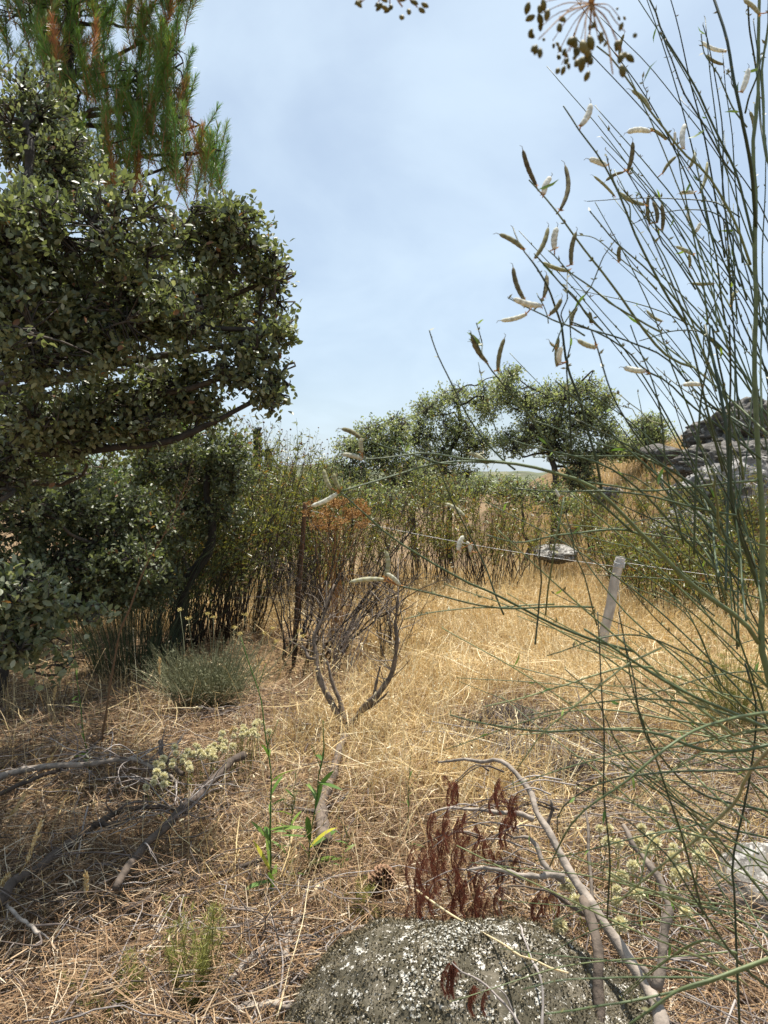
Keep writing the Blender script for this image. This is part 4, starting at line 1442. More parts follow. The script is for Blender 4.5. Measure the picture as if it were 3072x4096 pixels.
SPK = [((815, 300), (815, 385), (818, 720), 'upright tan grass spike in front of the tall rockroses'),
       ((287, 430), (272, 515), (255, 800), 'tan grass spike at left by the sapling'),
       ((215, 1125), (135, 1340), (60, 1600), 'long feathery grass spike leaning right low at left'),
       ((640, 560), (685, 615), (560, 470), 'drooping grass spike over the shaded litter'),
       ((125, 1000), (50, 1110), (0, 1250), 'short feathery grass spike at the left edge'),
       ((265, 800), (235, 850), (180, 990), 'small tan spike above the long grey branch'),
       ((330, 295), (300, 315), (230, 430), 'spike bending left beneath the sapling leaves'),
       ((1190, 650), (1170, 690), (1130, 1050), 'pale grass spike at the right of the cream bank'),
       ((440, 1400), (440, 1500), (430, 1640), 'stout furry grass spike near the bottom left'),
       ((40, 1405), (0, 1470), (-40, 1600), 'whitish grass spike cut by the left edge')]
for h0, h1, s0, lb in SPK:
    b = G(*C6(*s0))
    d = b[1]
    t = thing('grass_spike', lb, 'grass stalk', b, 'tall dry grass spikes')
    mb = MB()
    a_ = P(*C6(*h0), d)
    c_ = P(*C6(*h1), d)
    limb(mb, [b, (b + c_) / 2 + R.normal(size=3) * .015, c_], .0022, .0013, 12, 4, .003, .5)
    mb.build('stem', M_STRAW, t)
    mb = MB()
    n = 190
    u = R.random((n, 1))
    O = c_ * (1 - u) + a_ * u + R.normal(size=(n, 3)) * .003
    leaves(mb, SPIKE, O, nrm((a_ - c_)[None] / np.linalg.norm(a_ - c_) + R.normal(size=(n, 3)) * .35), R.uniform(.010, .018, n), R.uniform(.3, 1, n), .9)
    mb.build('seed_head', M_STRAW, t)

# pine cone and bark flakes
p = ground_line(C7, [(795, 1060)], .13)[0]
t = thing('pine_cone', 'opened brown pine cone lying in the litter at centre', 'pine cone', p)
mb = MB()
c = p + A([0, 0, .0])
axis = nrm(A([.25, -.35, .75]))
e1 = nrm(np.cross(axis, A([1, 0, 0])))
e2_ = np.cross(axis, e1)
n = 90
for k in range(n):
    u = k / n
    an = k * 2.39996
    rr_ = .042 * math.sin(min(1, u * .85 + .15) * math.pi) ** .6
    rad = e1 * math.cos(an) + e2_ * math.sin(an)
    o_ = c + axis * (u - .5) * .11 + rad * .008
    D = nrm(rad + axis * (.2 + .7 * u))
    S = np.cross(D, axis)
    S = nrm(S)
    Nn = np.cross(S, D)
    L_ = rr_ + .008
    V = [o_ - S * .003, o_ + S * .003, o_ + D * L_ * .85 + S * .011, o_ + D * L_ + Nn * .003, o_ + D * L_ * .85 - S * .011,
         o_ + D * L_ * .85 + Nn * .007, o_ - Nn * .002]
    mb.add(A(V), [A([[0, 4, 5], [0, 5, 1], [1, 5, 2], [5, 4, 3], [5, 3, 2], [6, 2, 3], [6, 3, 4], [6, 1, 2], [6, 4, 0]])], A([0, 0, .6, 1, .6, .9, 0]))
mb.build('scales', M_CONE, t)


def flake(label, conv, x, y, w, h, tilt):
    p = ground_line(conv, [(x, y)], .12)[0]
    mb = MB()
    nq = 9
    an = np.linspace(0, 2 * math.pi, nq, endpoint=False)
    r_ = 1 + R.uniform(-.25, .2, nq)
    e = np.stack([np.cos(an) * r_ * w, np.sin(an) * r_ * h], 1)
    ux = nrm(A([1, .2, .15]))
    uy = nrm(A([.15, math.cos(tilt), math.sin(tilt)]))
    n_ = np.cross(ux, uy)
    cc = p + A([0, 0, h * .3])
    bot = cc + e[:, :1] * ux + e[:, 1:] * uy + n_ * (R.normal(size=(nq, 1)) * .003)
    top = bot + n_ * .006
    V = np.vstack([bot, top])
    i = np.arange(nq)
    j = (i + 1) % nq
    mb.add(V, [np.stack([i, j, j + nq, i + nq], 1), i[::-1][None], (i + nq)[None]], R.random(2 * nq))
    tag(mb.build('bark_flake', M_BARKP), label, 'bark')


flake('pale flat bark flake propped behind the boulder', C7, 885, 1330, .026, .045, 1.1)
flake('narrow pale chip lying right of the bark flake', C7, 975, 1300, .008, .030, 1.2)
flake('small bark bit in the litter left of the pine cone', C7, 470, 1120, .018, .026, .9)


# low dead grey thyme cushion
def cushion(label, conv, x, y, wpx, h, n, m, tint, name='dead_cushion'):
    p = G(*conv(x, y))
    t = thing(name, label, 'shrub', p)
    w_ = wpx / F * p[1]
    mb = MB()
    a = R.random(n) * 6.283
    rr = np.sqrt(R.random(n)) * w_
    O = p + np.stack([np.cos(a) * rr, np.sin(a) * rr * .8, h * R.random(n) * (1 - (rr / w_) ** 2 * .7)], 1)
    D = rand_dirs(n, (0, 0, .5))
    L = R.uniform(.04, .12, (n, 1))
    tubes(mb, np.stack([O, O + D * L * .5 + R.normal(size=(n, 3)) * .006, O + D * L], 1), A([.0022, .0018, .001]), 3, R.uniform(*tint, n), cap=False)
    mb.build('twigs', m, t)


cushion('dead grey cushion bush in the straw before the leaning post', C7, 1430, 330, 190, .18, 2600, M_TWIG, (.1, .8))
cushion('dead brownish cushion bush under the broom stems', C8, 640, 620, 130, .16, 1500, M_TWIG, (0, .5))
cushion('tangle of dead grey shrub right of the rust fronds', C8, 330, 560, 100, .2, 1200, M_TWIG, (.4, 1))

# ------------------------------------------------------------------ the broom, right foreground
BS = []  # (pts src px, d0, d1, r0, r1, tint)


def bs(conv, pts, d0, d1, r0=2.0, r1=.7, tint=None):
    BS.append(([conv(*q) for q in pts], d0, d1, r0 * .64e-3, r1 * .75e-3, R.uniform(.1, .75) if tint is None else tint))


def S0(x, y):
    return x, y


TD = .95
t = thing('broom', 'green leafless broom with long thin stems and hairy seed pods close at right', 'shrub', P(3300, 6700, TD))
mb = MB()
trunk_px = [(3300, 6800), (3260, 4600), (3180, 3300), (3085, 2760), (3045, 2610), (3040, 2500), (3050, 2250), (3045, 2050), (3030, 1800), (3018, 1500), (3020, 1240), (3020, 950), (3012, 640), (3025, 420), (3035, 200), (3038, 0), (3045, -250)]
limb(mb, [P(x, y, TD) for x, y in trunk_px], .0068, .0018, 70, 9, .0012, .62, .05)
mb.build('main_stem', M_BROOM, t)
# traced stems, base -> tip
bs(C4, [(1590, 1290), (1562, 900), (1525, 650), (1480, 450), (1430, 230), (1355, 0), (1330, -80)], .95, .9, 3.6, 2)
bs(C4, [(1585, 1400), (1490, 1010), (1350, 750), (1180, 400), (1060, 180), (1020, 60), (985, -10)], .95, .85, 2.6, 1.2)
bs(C4, [(1490, 1010), (1400, 920), (1250, 650), (1150, 450), (1080, 270), (1062, 185)], .93, .8, 1.8, .9)
bs(C4, [(1560, 1500), (1470, 1250), (1320, 1000), (1180, 870), (1080, 740), (990, 620), (930, 530), (880, 460), (820, 380), (780, 330), (690, 262)], .95, .72, 2.6, 1.0)
bs(C4, [(1000, 620), (965, 520), (948, 445)], .83, .8, 1.0, .6)
bs(C4, [(1200, 1840), (1080, 1680), (1000, 1530), (930, 1370), (850, 1190), (780, 1040), (700, 890), (590, 740), (540, 660), (500, 600)], .95, .78, 2.6, .9)
bs(C4, [(930, 1370), (870, 1180), (800, 1030), (745, 885)], .86, .8, 1.4, .8)
bs(C4, [(1240, 2080), (1100, 2020), (940, 1840), (830, 1700), (720, 1550), (600, 1400), (480, 1240), (390, 1120), (340, 1060), (305, 1018)], .98, .80, 2.8, 1.0)
bs(C5, [(720, 960), (690, 780), (640, 600), (590, 420), (530, 250), (490, 0)], .92, .88, 3.0, 2.0, .15)
bs(C4, [(490, 1840), (460, 1760), (410, 1630), (340, 1500), (280, 1410), (240, 1345), (215, 1288)], .88, .8, 2.0, .9, .15)
bs(C4, [(1050, 1880), (920, 1815), (800, 1730), (650, 1620), (550, 1540), (470, 1460), (415, 1418)], .95, .8, 2.2, .9)
bs(C4, [(720, 1870), (650, 1800), (560, 1680), (430, 1540), (335, 1435)], .92, .8, 2.0, .9)
bs(C4, [(620, 1900), (500, 1835), (400, 1780), (290, 1730), (190, 1688)], .88, .78, 1.8, .8)
bs(C4, [(415, 1830), (395, 1740), (350, 1660)], .84, .8, 1.0, .6)
bs(C4, [(1400, 1980), (1250, 1840), (1150, 1720), (1030, 1590), (930, 1490), (830, 1390), (720, 1270), (650, 1195)], .97, .82, 2.4, .9)
bs(C4, [(1500, 1230), (1400, 1160), (1350, 1140), (1200, 1125), (1000, 1128), (800, 1142), (635, 1140)], .98, 1.1, 1.5, .7)
bs(C4, [(1500, 1330), (1400, 1240), (1300, 1195), (1150, 1190), (1000, 1215), (890, 1270)], .98, 1.05, 1.5, .7)
bs(C4, [(1030, 1640), (900, 1530), (750, 1400), (680, 1350), (640, 1335), (580, 1332)], .92, .85, 1.5, .7)
bs(C4, [(440, 1990), (540, 1780), (650, 1610), (740, 1450), (795, 1358)], .85, .75, 1.3, .7)
bs(C4, [(1250, 1640), (1130, 1430), (1040, 1310), (970, 1170), (910, 1060), (868, 985)], .95, .84, 1.8, .8)
bs(C4, [(505, 1840), (510, 1650), (525, 1530)], .88, .86, 1.3, .8, .1)
bs(C4, [(1320, 1840), (1270, 1500), (1200, 1100), (1160, 900), (1145, 780)], 1.0, .95, 2.2, .9)
bs(C4, [(1420, 1840), (1380, 1500), (1300, 1150), (1260, 950), (1240, 850)], 1.02, 1.0, 2.2, .9)
bs(C4, [(1540, 1700), (1440, 1400), (1400, 1100), (1400, 800), (1380, 600), (1320, 250), (1290, 140)], 1.0, .95, 2.2, .8)
bs(C4, [(1540, 720), (1440, 580), (1350, 400), (1300, 280), (1280, 190)], .93, .85, 1.6, .8)
bs(C4, [(1640, 840), (1600, 520), (1560, 200), (1545, 0)], .95, .92, 2.2, 1.4)
bs(C4, [(1530, 640), (1560, 520), (1620, 330), (1659, 150)], .95, .98, 2.0, 1.2)
bs(C4, [(1480, 520), (1440, 430), (1420, 390)], .9, .88, 1.0, .6)
bs(C4, [(1700, 1000), (1650, 860), (1640, 500), (1655, 100), (1665, -40)], .9, .9, 2.6, 1.8)
# big branch sweeping left across the middle
bs(C5, [(1605, 1800), (1560, 1730), (1500, 1660), (1300, 1520), (1180, 1430), (1060, 1310), (950, 1200), (860, 1100), (720, 960), (620, 890), (480, 850), (330, 810), (160, 780), (0, 775)], .95, .86, 5.2, 2.0, .68)
bs(C3, [(960, 705), (893, 700), (700, 712), (500, 760), (350, 800), (205, 850)], .87, .80, 2.0, 1.2, .5)
bs(C3, [(1040, 697), (860, 690), (760, 665), (660, 658), (480, 672), (320, 686)], .87, .80, 1.8, 1.0, .5)
bs(C3, [(800, 712), (700, 705), (560, 660), (430, 620), (310, 578)], .85, .80, 1.7, .9, .4)
bs(C3, [(1700, 1665), (1500, 1610), (1300, 1530), (1150, 1450), (1000, 1370), (850, 1310), (720, 1240), (620, 1180), (470, 1080), (330, 960), (205, 850)], .95, .80, 2.8, 1.1, .45)
bs(C3, [(1500, 1440), (1300, 1432), (1080, 1440), (900, 1425), (700, 1380), (500, 1330)], .93, .82, 2.0, 1.1, .4)
bs(C3, [(1300, 1425), (1050, 1437), (900, 1445), (700, 1475), (530, 1502)], .95, .9, 1.6, .8, .6)
bs(C3, [(1100, 740), (1040, 697), (960, 620), (900, 530), (820, 390), (740, 220), (690, 110), (660, 28)], .88, .80, 2.0, .8, .3)
bs(C3, [(1700, 1060), (1560, 930), (1450, 830), (1350, 720), (1230, 560), (1140, 420), (1050, 310), (950, 180), (905, 90), (868, 38)], .92, .8, 2.6, 1.0, .4)
bs(C3, [(1040, 1480), (990, 1360), (960, 1270), (900, 1140), (830, 1010), (760, 870), (700, 712), (640, 590)], .93, .83, 1.9, .8, .2)
bs(C3, [(1045, 697), (1010, 560), (960, 370), (910, 190)], .9, .88, 1.3, .5, .3)
bs(C3, [(940, 180), (915, 80), (900, -10)], .82, .80, 1.2, .7, .1)
bs(C5, [(1000, 1220), (860, 1155), (730, 1150), (600, 1170), (450, 1200), (240, 1222), (70, 1190)], .93, .82, 2.4, .9, .55)
bs(C5, [(1600, 880), (1450, 900), (1200, 920), (950, 940), (800, 920), (640, 890)], .95, .9, 2.4, 1.4, .6)
bs(C5, [(545, 760), (520, 300), (530, 100), (535, -60)], .9, .86, 1.8, 1.0, .1)
bs(C5, [(340, 1810), (370, 1500), (372, 1200)], .78, .74, 1.8, .8, .1)
bs(C5, [(400, 1640), (450, 1250), (505, 970)], .86, .8, 1.8, .9, .6)
bs(C5, [(690, 1700), (620, 1430), (560, 1280), (510, 1060)], .9, .83, 1.6, .8, .3)
bs(C5, [(1605, 1480), (1540, 1290), (1470, 1100), (1440, 900), (1410, 600), (1360, 300), (1300, 0)], .95, .92, 4.2, 2.4, .2)
bs(C5, [(1450, 900), (1430, 500), (1370, 200), (1340, 0)], .93, .9, 2.4, 1.6, .2)
bs(C5, [(1420, 1500), (1440, 900), (1445, 400), (1440, 0)], .8, .78, 2.2, 1.4, .15)
bs(C5, [(1240, 1300), (1260, 800), (1270, 450), (1320, 200), (1330, 0)], .84, .8, 2.2, 1.4, .3)
bs(C5, [(1180, 1240), (1100, 900), (1060, 560), (1000, 300), (930, 130), (880, 0)], .9, .86, 1.9, 1.0, .3)
bs(C5, [(1620, 760), (1300, 520), (1100, 330), (960, 260), (880, 180), (700, 60), (540, -20)], .93, .86, 2.4, 1.2, .3)
bs(C5, [(1580, 640), (1300, 420), (1090, 190), (900, 110), (560, 0)], .94, .88, 2.2, 1.2, .2)
bs(C5, [(1050, 560), (900, 460), (800, 395), (768, 380)], .95, .95, 1.2, .6, .9)
bs(C5, [(960, 530), (880, 480), (760, 430)], .98, .98, 1.0, .5, .9)
bs(C5, [(1150, 740), (900, 745), (600, 745), (330, 750)], 1.0, .95, 1.6, .8, .5)
bs(C5, [(1600, 1240), (1430, 1120), (1250, 900), (1000, 770), (800, 700), (560, 610), (330, 540)], .95, .9, 2.2, 1.0, .5)
bs(C5, [(1650, 1420), (1400, 1180), (1100, 1000), (900, 860), (770, 830)], .97, .95, 2.0, .9, .5)
# lower stems coming in from the right edge
bs(C8, [(1750, 330), (1659, 280), (1500, 205), (1300, 120), (1150, 50), (1060, 0), (900, -110), (700, -240)], .9, .8, 3.4, 1.5, .55)
bs(C8, [(1750, 350), (1659, 360), (1540, 380), (1300, 370), (1100, 300), (760, 270), (500, 290), (300, 275), (130, 245), (0, 208)], .85, .8, 3.4, 1.0, .5)
bs(C8, [(1720, 330), (1560, 510), (1500, 650), (1400, 750), (1290, 860), (1150, 960), (1000, 1080), (860, 1200)], .8, .9, 3.4, 1.5, .95)
bs(C8, [(1700, 190), (1500, 210), (1300, 270), (1100, 400), (900, 560), (700, 700), (600, 830), (520, 1000)], .75, .7, 2.6, 1.0, .6)
bs(C8, [(1700, 720), (1300, 610), (1080, 400), (1000, 260), (940, 50), (910, -160), (880, -330)], .95, .85, 2.4, 1.0, .25)
bs(C8, [(820, 1270), (825, 900), (815, 500), (800, 200), (790, -60), (770, -330)], .85, .83, 1.8, 1.0, .1)
bs(C8, [(1510, 1821), (1490, 1200), (1480, 980), (1560, 600), (1600, 200), (1540, -60)], .9, .9, 2.4, 1.6, .1)
bs(C8, [(1720, 470), (1500, 500), (1200, 510), (900, 540), (700, 590), (570, 700), (560, 820)], .8, .75, 2.0, .9, .2)
bs(C8, [(1800, 1430), (1659, 1480), (1350, 1590), (1000, 1700), (700, 1755), (500, 1768)], .6, .6, 2.6, 1.0, .62)
bs(C8, [(1420, 1585), (1200, 1580), (900, 1570), (600, 1592), (380, 1640)], .62, .6, 1.6, .7, .5)
bs(C8, [(1700, 1465), (1400, 1560), (1200, 1630), (1050, 1720), (900, 1850)], .58, .58, 2.4, 1.4, .66)
bs(C8, [(1100, -140), (950, -60), (800, 40), (560, 230), (350, 490)], .85, .8, 2.0, .9, .85)
bs(C8, [(1060, -40), (900, -50), (750, 0), (600, 60), (400, 120), (180, 165)], .82, .76, 2.0, .9, .8)
bs(C8, [(1320, 1250), (1240, 900), (1150, 650), (1080, 450), (1000, 250), (960, 0), (900, -200)], .85, .8, 2.2, 1.0, .2)
bs(C8, [(1700, 860), (1420, 790), (1150, 620), (900, 420), (760, 130), (600, -30)], .95, .9, 2.2, .8, .3)
bs(C8, [(1750, 1700), (1500, 1500), (1300, 1200), (1150, 960), (1000, 820), (900, 740)], .85, .8, 2.4, .9, .3)
rb = np.random.default_rng(3)
for k in range(125):                                   # the crowd of stems further in
    y0 = rb.uniform(1500, 3950)
    x0 = rb.uniform(2850, 3350)
    if y0 < 2600:
        dx = -rb.uniform(150, 900)
        dy = -rb.uniform(100, 950)
        if rb.random() < .25:
            dx = rb.uniform(-200, 100)
    else:
        dx = -rb.uniform(300, 1150)
        dy = -rb.uniform(-250, 900)
    if x0 + dx < 2150 and y0 + dy < 1600:
        dx *= .5
    cx, cy = dx * .5 + rb.normal() * 60, dy * .5 - rb.uniform(0, 150)
    d0 = rb.uniform(.8, 1.35)
    d1 = d0 + rb.uniform(-.15, .2)
    BS.append(([(x0, y0), (x0 + cx, y0 + cy), (x0 + dx, y0 + dy)], d0, d1, rb.uniform(1.1, 1.8) * 1e-3, rb.uniform(.5, .8) * 1e-3, rb.uniform(.1, .7) if y0 < 2500 else rb.uniform(.35, .95)))  # darker tint higher up puts the silhouette against the sky into the colour
for k in range(62):                                    # upright stems at the right edge
    x0 = rb.uniform(2850, 3200)
    y0 = rb.uniform(1000, 2600)
    L_ = rb.uniform(500, 1200)
    sl_ = rb.uniform(-.75, .05)
    d0 = rb.uniform(.85, 1.25)
    BS.append(([(x0, y0), (x0 + sl_ * L_ * .45, y0 - L_ * .55), (x0 + sl_ * L_, y0 - L_)], d0, d0 + rb.uniform(-.1, .1), rb.uniform(1.0, 1.6) * 1e-3, .6e-3, rb.uniform(.05, .7)))
stem_px, stem_d = [], []
mb = MB()
mlf = MB()
for pts, d0, d1, r0, r1, tn in BS:
    n_ = 18
    px = cr(pts, n_)
    dd = d0 + (d1 - d0) * np.linspace(0, 1, n_) + .03 * np.sin(np.linspace(0, math.pi, n_)) * R.normal()
    p = A([P(x, y, q) for (x, y), q in zip(px, dd)])
    p = jit(p, .0015, 6)
    rad = np.linspace(r0, r1, n_)
    tubes(mb, p[None], rad[None], 6, np.clip(np.linspace(tn, tn - .12, n_), 0, 1)[None])
    stem_px.append(px)
    stem_d.append(dd)
    # small withered bits and tiny leaves along the stem
    for j in range(3):
        if R.random() < .14:
            o_ = p[R.integers(5, n_)]
            leaves(mlf, LANCE, o_[None], rand_dirs(1, (-.2, 0, .6)), R.uniform(.012, .026, 1), R.choice([.3, .6, .9]), 1.2)
    # knots / bud stubs near the tip
    kk = 7
    O = p[R.integers(9, n_, kk)]
    leaves(mb, SPIKE, O, rand_dirs(kk, (0, 0, .8)), R.uniform(.004, .008, kk), .9, 1.5)
mb.build('branches', M_BROOM, t)
mlf.build('leaves', M_GREEN, t)
stem_px = np.concatenate(stem_px)
stem_d = np.concatenate(stem_d)
PODS = [(C4, q) for q in [
    (345, 1045, 270, 845, 0), (390, 1100, 430, 1000, 1), (482, 1190, 508, 930, .1), (600, 710, 655, 585, .9), (745, 940, 645, 900, .9), (790, 1110, 670, 995, .5), (960, 1160, 820, 1090, .45),
    (865, 970, 893, 800, .1), (840, 975, 740, 1025, .2), (990, 745, 860, 750, 1), (1085, 790, 990, 725, .4), (1130, 800, 1130, 745, 1), (1180, 840, 1190, 700, 1), (1064, 978, 1140, 885, .3),
    (1275, 1090, 1315, 915, .5), (1425, 290, 1280, 235, 1), (1405, 365, 1305, 310, .3), (1510, 520, 1550, 385, .95), (1610, 80, 1520, 0, .6), (275, 1410, 135, 1325, .3), (340, 1460, 415, 1285, .35),
    (450, 1410, 465, 1285, .9), (545, 1500, 575, 1310, .15), (525, 1535, 380, 1485, .5), (280, 1700, 215, 1510, .1), (375, 1730, 215, 1690, .85), (290, 1780, 145, 1815, .8), (390, 1680, 405, 1555, .1),
    (425, 1780, 490, 1690, .2), (990, 620, 885, 510, .5), (1240, 1090, 1155, 1095, 1), (1060, 1300, 1055, 1155, .1), (1030, 1260, 1005, 1140, .1), (990, 1270, 983, 1100, .2), (820, 1480, 822, 1390, .2),
    (1350, 1605, 1220, 1605, .5), (1230, 1440, 1135, 1395, .6), (1060, 1820, 970, 1755, .6), (1215, 950, 1250, 860, .4), (1215, 1510, 1210, 1440, .4), (1450, 1740, 1480, 1640, .4), (820, 330, 845, 190, .2),
    (1205, 1250, 1210, 1190, 1), (1240, 1320, 1275, 1260, .9), (1580, 740, 1555, 630, .4), (655, 1830, 648, 1765, .2), (545, 1840, 580, 1740, .2)]]
PODS += [(C3, q) for q in [
    (955, 190, 875, 45, .15), (930, 170, 880, 95, .4), (1010, 235, 1045, 65, .25), (310, 580, 210, 530, .2), (320, 686, 215, 660, .7), (160, 838, 120, 735, .55), (205, 840, 172, 755, .5), (190, 860, 55, 925, .8),
    (840, 975, 740, 910, .6), (808, 1150, 835, 1075, .85), (430, 1300, 250, 1315, .6), (437, 1285, 437, 1150, .55), (510, 1328, 440, 1268, .7), (940, 692, 860, 655, .6), (1510, 115, 1415, 75, .6), (1325, 195, 1337, 110, 1),
    (1312, 210, 1320, 60, .3), (1300, 112, 1275, 85, .5), (318, 650, 315, 575, .6), (870, 1160, 850, 1105, .8)]]
PODS += [(C5, q) for q in [(1065, 925, 1055, 840, .85), (960, 262, 840, 240, .85), (1280, 338, 1175, 340, .8), (1430, 1400, 1290, 1400, .7) if False else (480, 975, 455, 930, .8)]]
for conv, (x0, y0, x1, y1, wt) in PODS:
    a0, a1 = A(conv(x0, y0)), A(conv(x1, y1))
    i = np.argmin(((stem_px - a0) ** 2).sum(1))
    d = stem_d[i]
    ln = np.linalg.norm(a1 - a0)
    da = P(*a0, d)
    db = P(*a1, d + R.normal() * .25 * ln / F * d)
    K = 13
    s = np.linspace(0, 1, K)
    L_ = np.linalg.norm(db - da)
    sidev = nrm(np.cross(db - da, FW))
    bow = R.choice([-1, 1]) * R.uniform(.03, .10) * L_
    p = da + (db - da) * s[:, None] + sidev * (bow * np.sin(s * math.pi))[:, None]
    wmax = min(.0033 if wt > .8 else .0025, .16 * L_)
    prof = np.sin(np.clip(s * .97 + .02, 0, 1) * math.pi) ** .22 * (1 + .07 * np.sin(s * 6.283 * 5 + 1))
    rad = wmax * prof
    rad[-1] = .0002
    pm = MB()
    tubes(pm, p[None], rad[None], 8, np.clip(wt + .1 * np.sin(s * 6.283 * 5), 0, 1)[None])
    # hooked style at the tip
    e = p[-1]
    di = nrm(p[-1] - p[-2])
    tubes(pm, A([[e - di * .0005, e + di * .003, e + di * .005 + sidev * .0025]]), A([[.0004, .0003, .0002]]), 4, .1)
    po = pm.build('pod', M_POD, t, smooth=True)
    if wt > .88:
        po['label'] = 'white woolly pod'
    # join pod base to its stem and add the withered calyx as a sub-part
    cm = MB()
    c0 = P(*stem_px[i], d)
    tubes(cm, np.stack([c0, (c0 + da) / 2, da + nrm(db - da) * .001])[None], np.full((1, 3), .0007), 4, .3)
    nq = 4
    leaves(cm, SPIKE, np.repeat(da[None], nq, 0), rand_dirs(nq, nrm(da - db) * .2), R.uniform(.003, .006, nq), R.random(nq), 1.2)
    cm.build('calyx', M_CALYX, po, off=A(t.location))

# ------------------------------------------------------------------ dried umbel leaning into the top of the frame
hub = P(*C4(655, 22), .46)
root = A([.62, .18, gz(.62, .18)])
t = thing('dried_umbel_plant', 'blurred dry umbel seed head hanging into the top of the frame beside the broom', 'dried plant', root)
mb = MB()
limb(mb, [root, A([.58, .24, 1.0]), A([.46, .36, 1.78]), P(2700, -420, .47), P(2450, -200, .46), hub], .005, .0018, 40, 7, .002, .4)
hub2 = P(1560, -70, .5)
limb(mb, [A([.46, .36, 1.78]), P(2300, -520, .5), P(1800, -330, .5), hub2], .003, .0015, 26, 6, .002, .4)
mb.build('stem', M_UMB, t)
US = [(375, 15, 1), (380, 75, 1), (475, 120, .8), (360, 165, .8), (360, 222, .8), (440, 230, .5), (470, 300, .7), (535, 290, .6), (490, 365, .8), (600, 220, 1.1), (620, 270, 1.2), (655, 340, 1.2), (640, 380, .9), (690, 180, .7), (695, 215, .5),
      (680, 95, .6), (820, 100, .4), (835, 290, 1.1), (850, 180, .7), (845, 310, 1.0)]
um = MB()
for x, y, k in US:
    e = P(*C4(x, y), .46 + R.normal() * .02)
    limb(um, [hub, hub * .5 + e * .5 + A([0, 0, .004]), e], .00035, .0003, 8, 4, .0006, .3)
    sd = MB()
    for j in range(3):
        o_ = e + R.normal(size=3) * .003
        D = nrm(A([R.normal() * .7, R.normal() * .5, -1]))
        K = 6
        s = np.linspace(0, 1, K)
        pp = o_ + D * (s * .0070 * k)[:, None]
        tubes(sd, pp[None], (.0021 * k * np.sin(np.clip(s * .94 + .03, 0, 1) * math.pi) ** .7)[None], 6, R.random())
    sd.build('seed', M_SEED, t, smooth=True)
limb(um, [hub, P(*C4(745, 200), .45), P(*C4(780, 420), .44)], .0006, .0004, 8, 4, .0005, .6)
um.build('rays', M_UMB, t)
u2 = MB()
for x, y in [(1445, 8), (1500, 25), (1560, 15), (1610, 28), (1670, 30), (1520, -20), (1640, -5)]:
    e = P(x, y, .5 + R.normal() * .02)
    limb(u2, [hub2, (hub2 + e) / 2, e], .0007, .0005, 6, 4, .0006, .3)
    sd = MB()
    for j in range(2):
        o_ = e + R.normal(size=3) * .002
        D = nrm(A([R.normal() * .8, R.normal() * .5, -.6]))
        s = np.linspace(0, 1, 6)
        tubes(sd, (o_ + D * (s * .006)[:, None])[None], (.0017 * np.sin(np.clip(s * .94 + .03, 0, 1) * math.pi) ** .7)[None], 6, R.random())
    sd.build('seed', M_SEED, t, smooth=True)
u2.build('rays', M_UMB, t)


# ------------------------------------------------------------------ ground cover
def scatter(n, y0, y1, k=.62, pw=1.0, edge=.5):
    """points in the wedge of ground in and around the view"""
    y = y0 + (y1 - y0) * R.random(n) ** pw
    x = R.uniform(-1, 1, n) * (k * y + edge)
    return x, y


def grass(mb, n, y0, y1, hgt, wid, flop, tmean, zone=None, pw=1.0, K=4, tsd=.2):
    x, y = scatter(n, y0, y1, pw=pw)
    keep = ~on_boulder(x, y, 1.02)
    if zone is not None:
        keep &= R.random(n) < zone(x, y)
    x, y = x[keep], y[keep]
    n = len(x)
    z = H(x, y) - .01
    h = R.uniform(*hgt, n) * (1 + .35 * fbm(np.stack([x * 1.3, y * 1.3, 0 * x], 1), 2))
    a = R.random(n) * 6.283
    # tussocks lean together
    la = fbm(np.stack([x * .9 + 50, y * .9, 0 * x], 1), 2) * 5
    a = np.where(R.random(n) < .45, la, a)
    f = np.clip(np.abs(R.normal(0, flop, n)), 0, 1.6)
    s = np.linspace(0, 1, K)[None]
    ang = f[:, None] * s * R.uniform(.6, 1.4, (n, 1)) + R.normal(0, .25, (n, 1))
    st = h[:, None] / (K - 1)
    dx = np.concatenate([np.zeros((n, 1)), np.cumsum(np.sin(ang[:, 1:]) * st, 1)], 1)
    dz = np.concatenate([np.zeros((n, 1)), np.cumsum(np.cos(ang[:, 1:]) * st, 1)], 1)
    Pt = np.stack([x[:, None] + dx * np.cos(a)[:, None], y[:, None] + dx * np.sin(a)[:, None], z[:, None] + np.maximum(dz, -.01)], 2)
    b = a + math.pi / 2 + R.normal(0, .7, n)
    side = nrm(np.stack([np.cos(b), np.sin(b), R.normal(0, .2, n)], 1))
    w = R.uniform(*wid, n)[:, None] * np.linspace(1, .35, K)[None]
    t_ = np.clip(R.normal(tmean, tsd, n) + .12 * fbm(np.stack([x * .8, y * .8, 0 * x + 9], 1), 2), 0, 1)
    strips(mb, Pt, w, side, t_)
    return Pt, t_


def path_zone(x, y):
    """golden standing straw: dense on the path and beyond, thinner in the near litter and under the oak"""
    c = .12 + .07 * (y - 4)
    inside = ss(-1.0, -.4, (x - c)) * 1.0
    z = .07 + .93 * inside
    z = np.where(y > 7.5, 1.0, z)
    z = z * (.25 + .75 * ss(2.4, 3.5, y))
    z = z * (1 - .65 * ss(.55, 1.0, x) * (1 - ss(3.9, 4.8, y)))
    for cx, cy, rx, ry in CLEAR:
        z = z * (1 - .92 * np.exp(-(((x - cx) / rx) ** 2 + ((y - cy) / ry) ** 2) ** 2))
    return z


gm = MB()
def clumpy(x, y):
    """tussocks with gaps of bare litter between"""
    q = np.stack([x, y, 0 * x], 1)
    return path_zone(x, y) * np.clip(.62 + 1.3 * fbm(q * 2.2 + 3, 3), .08, 1)


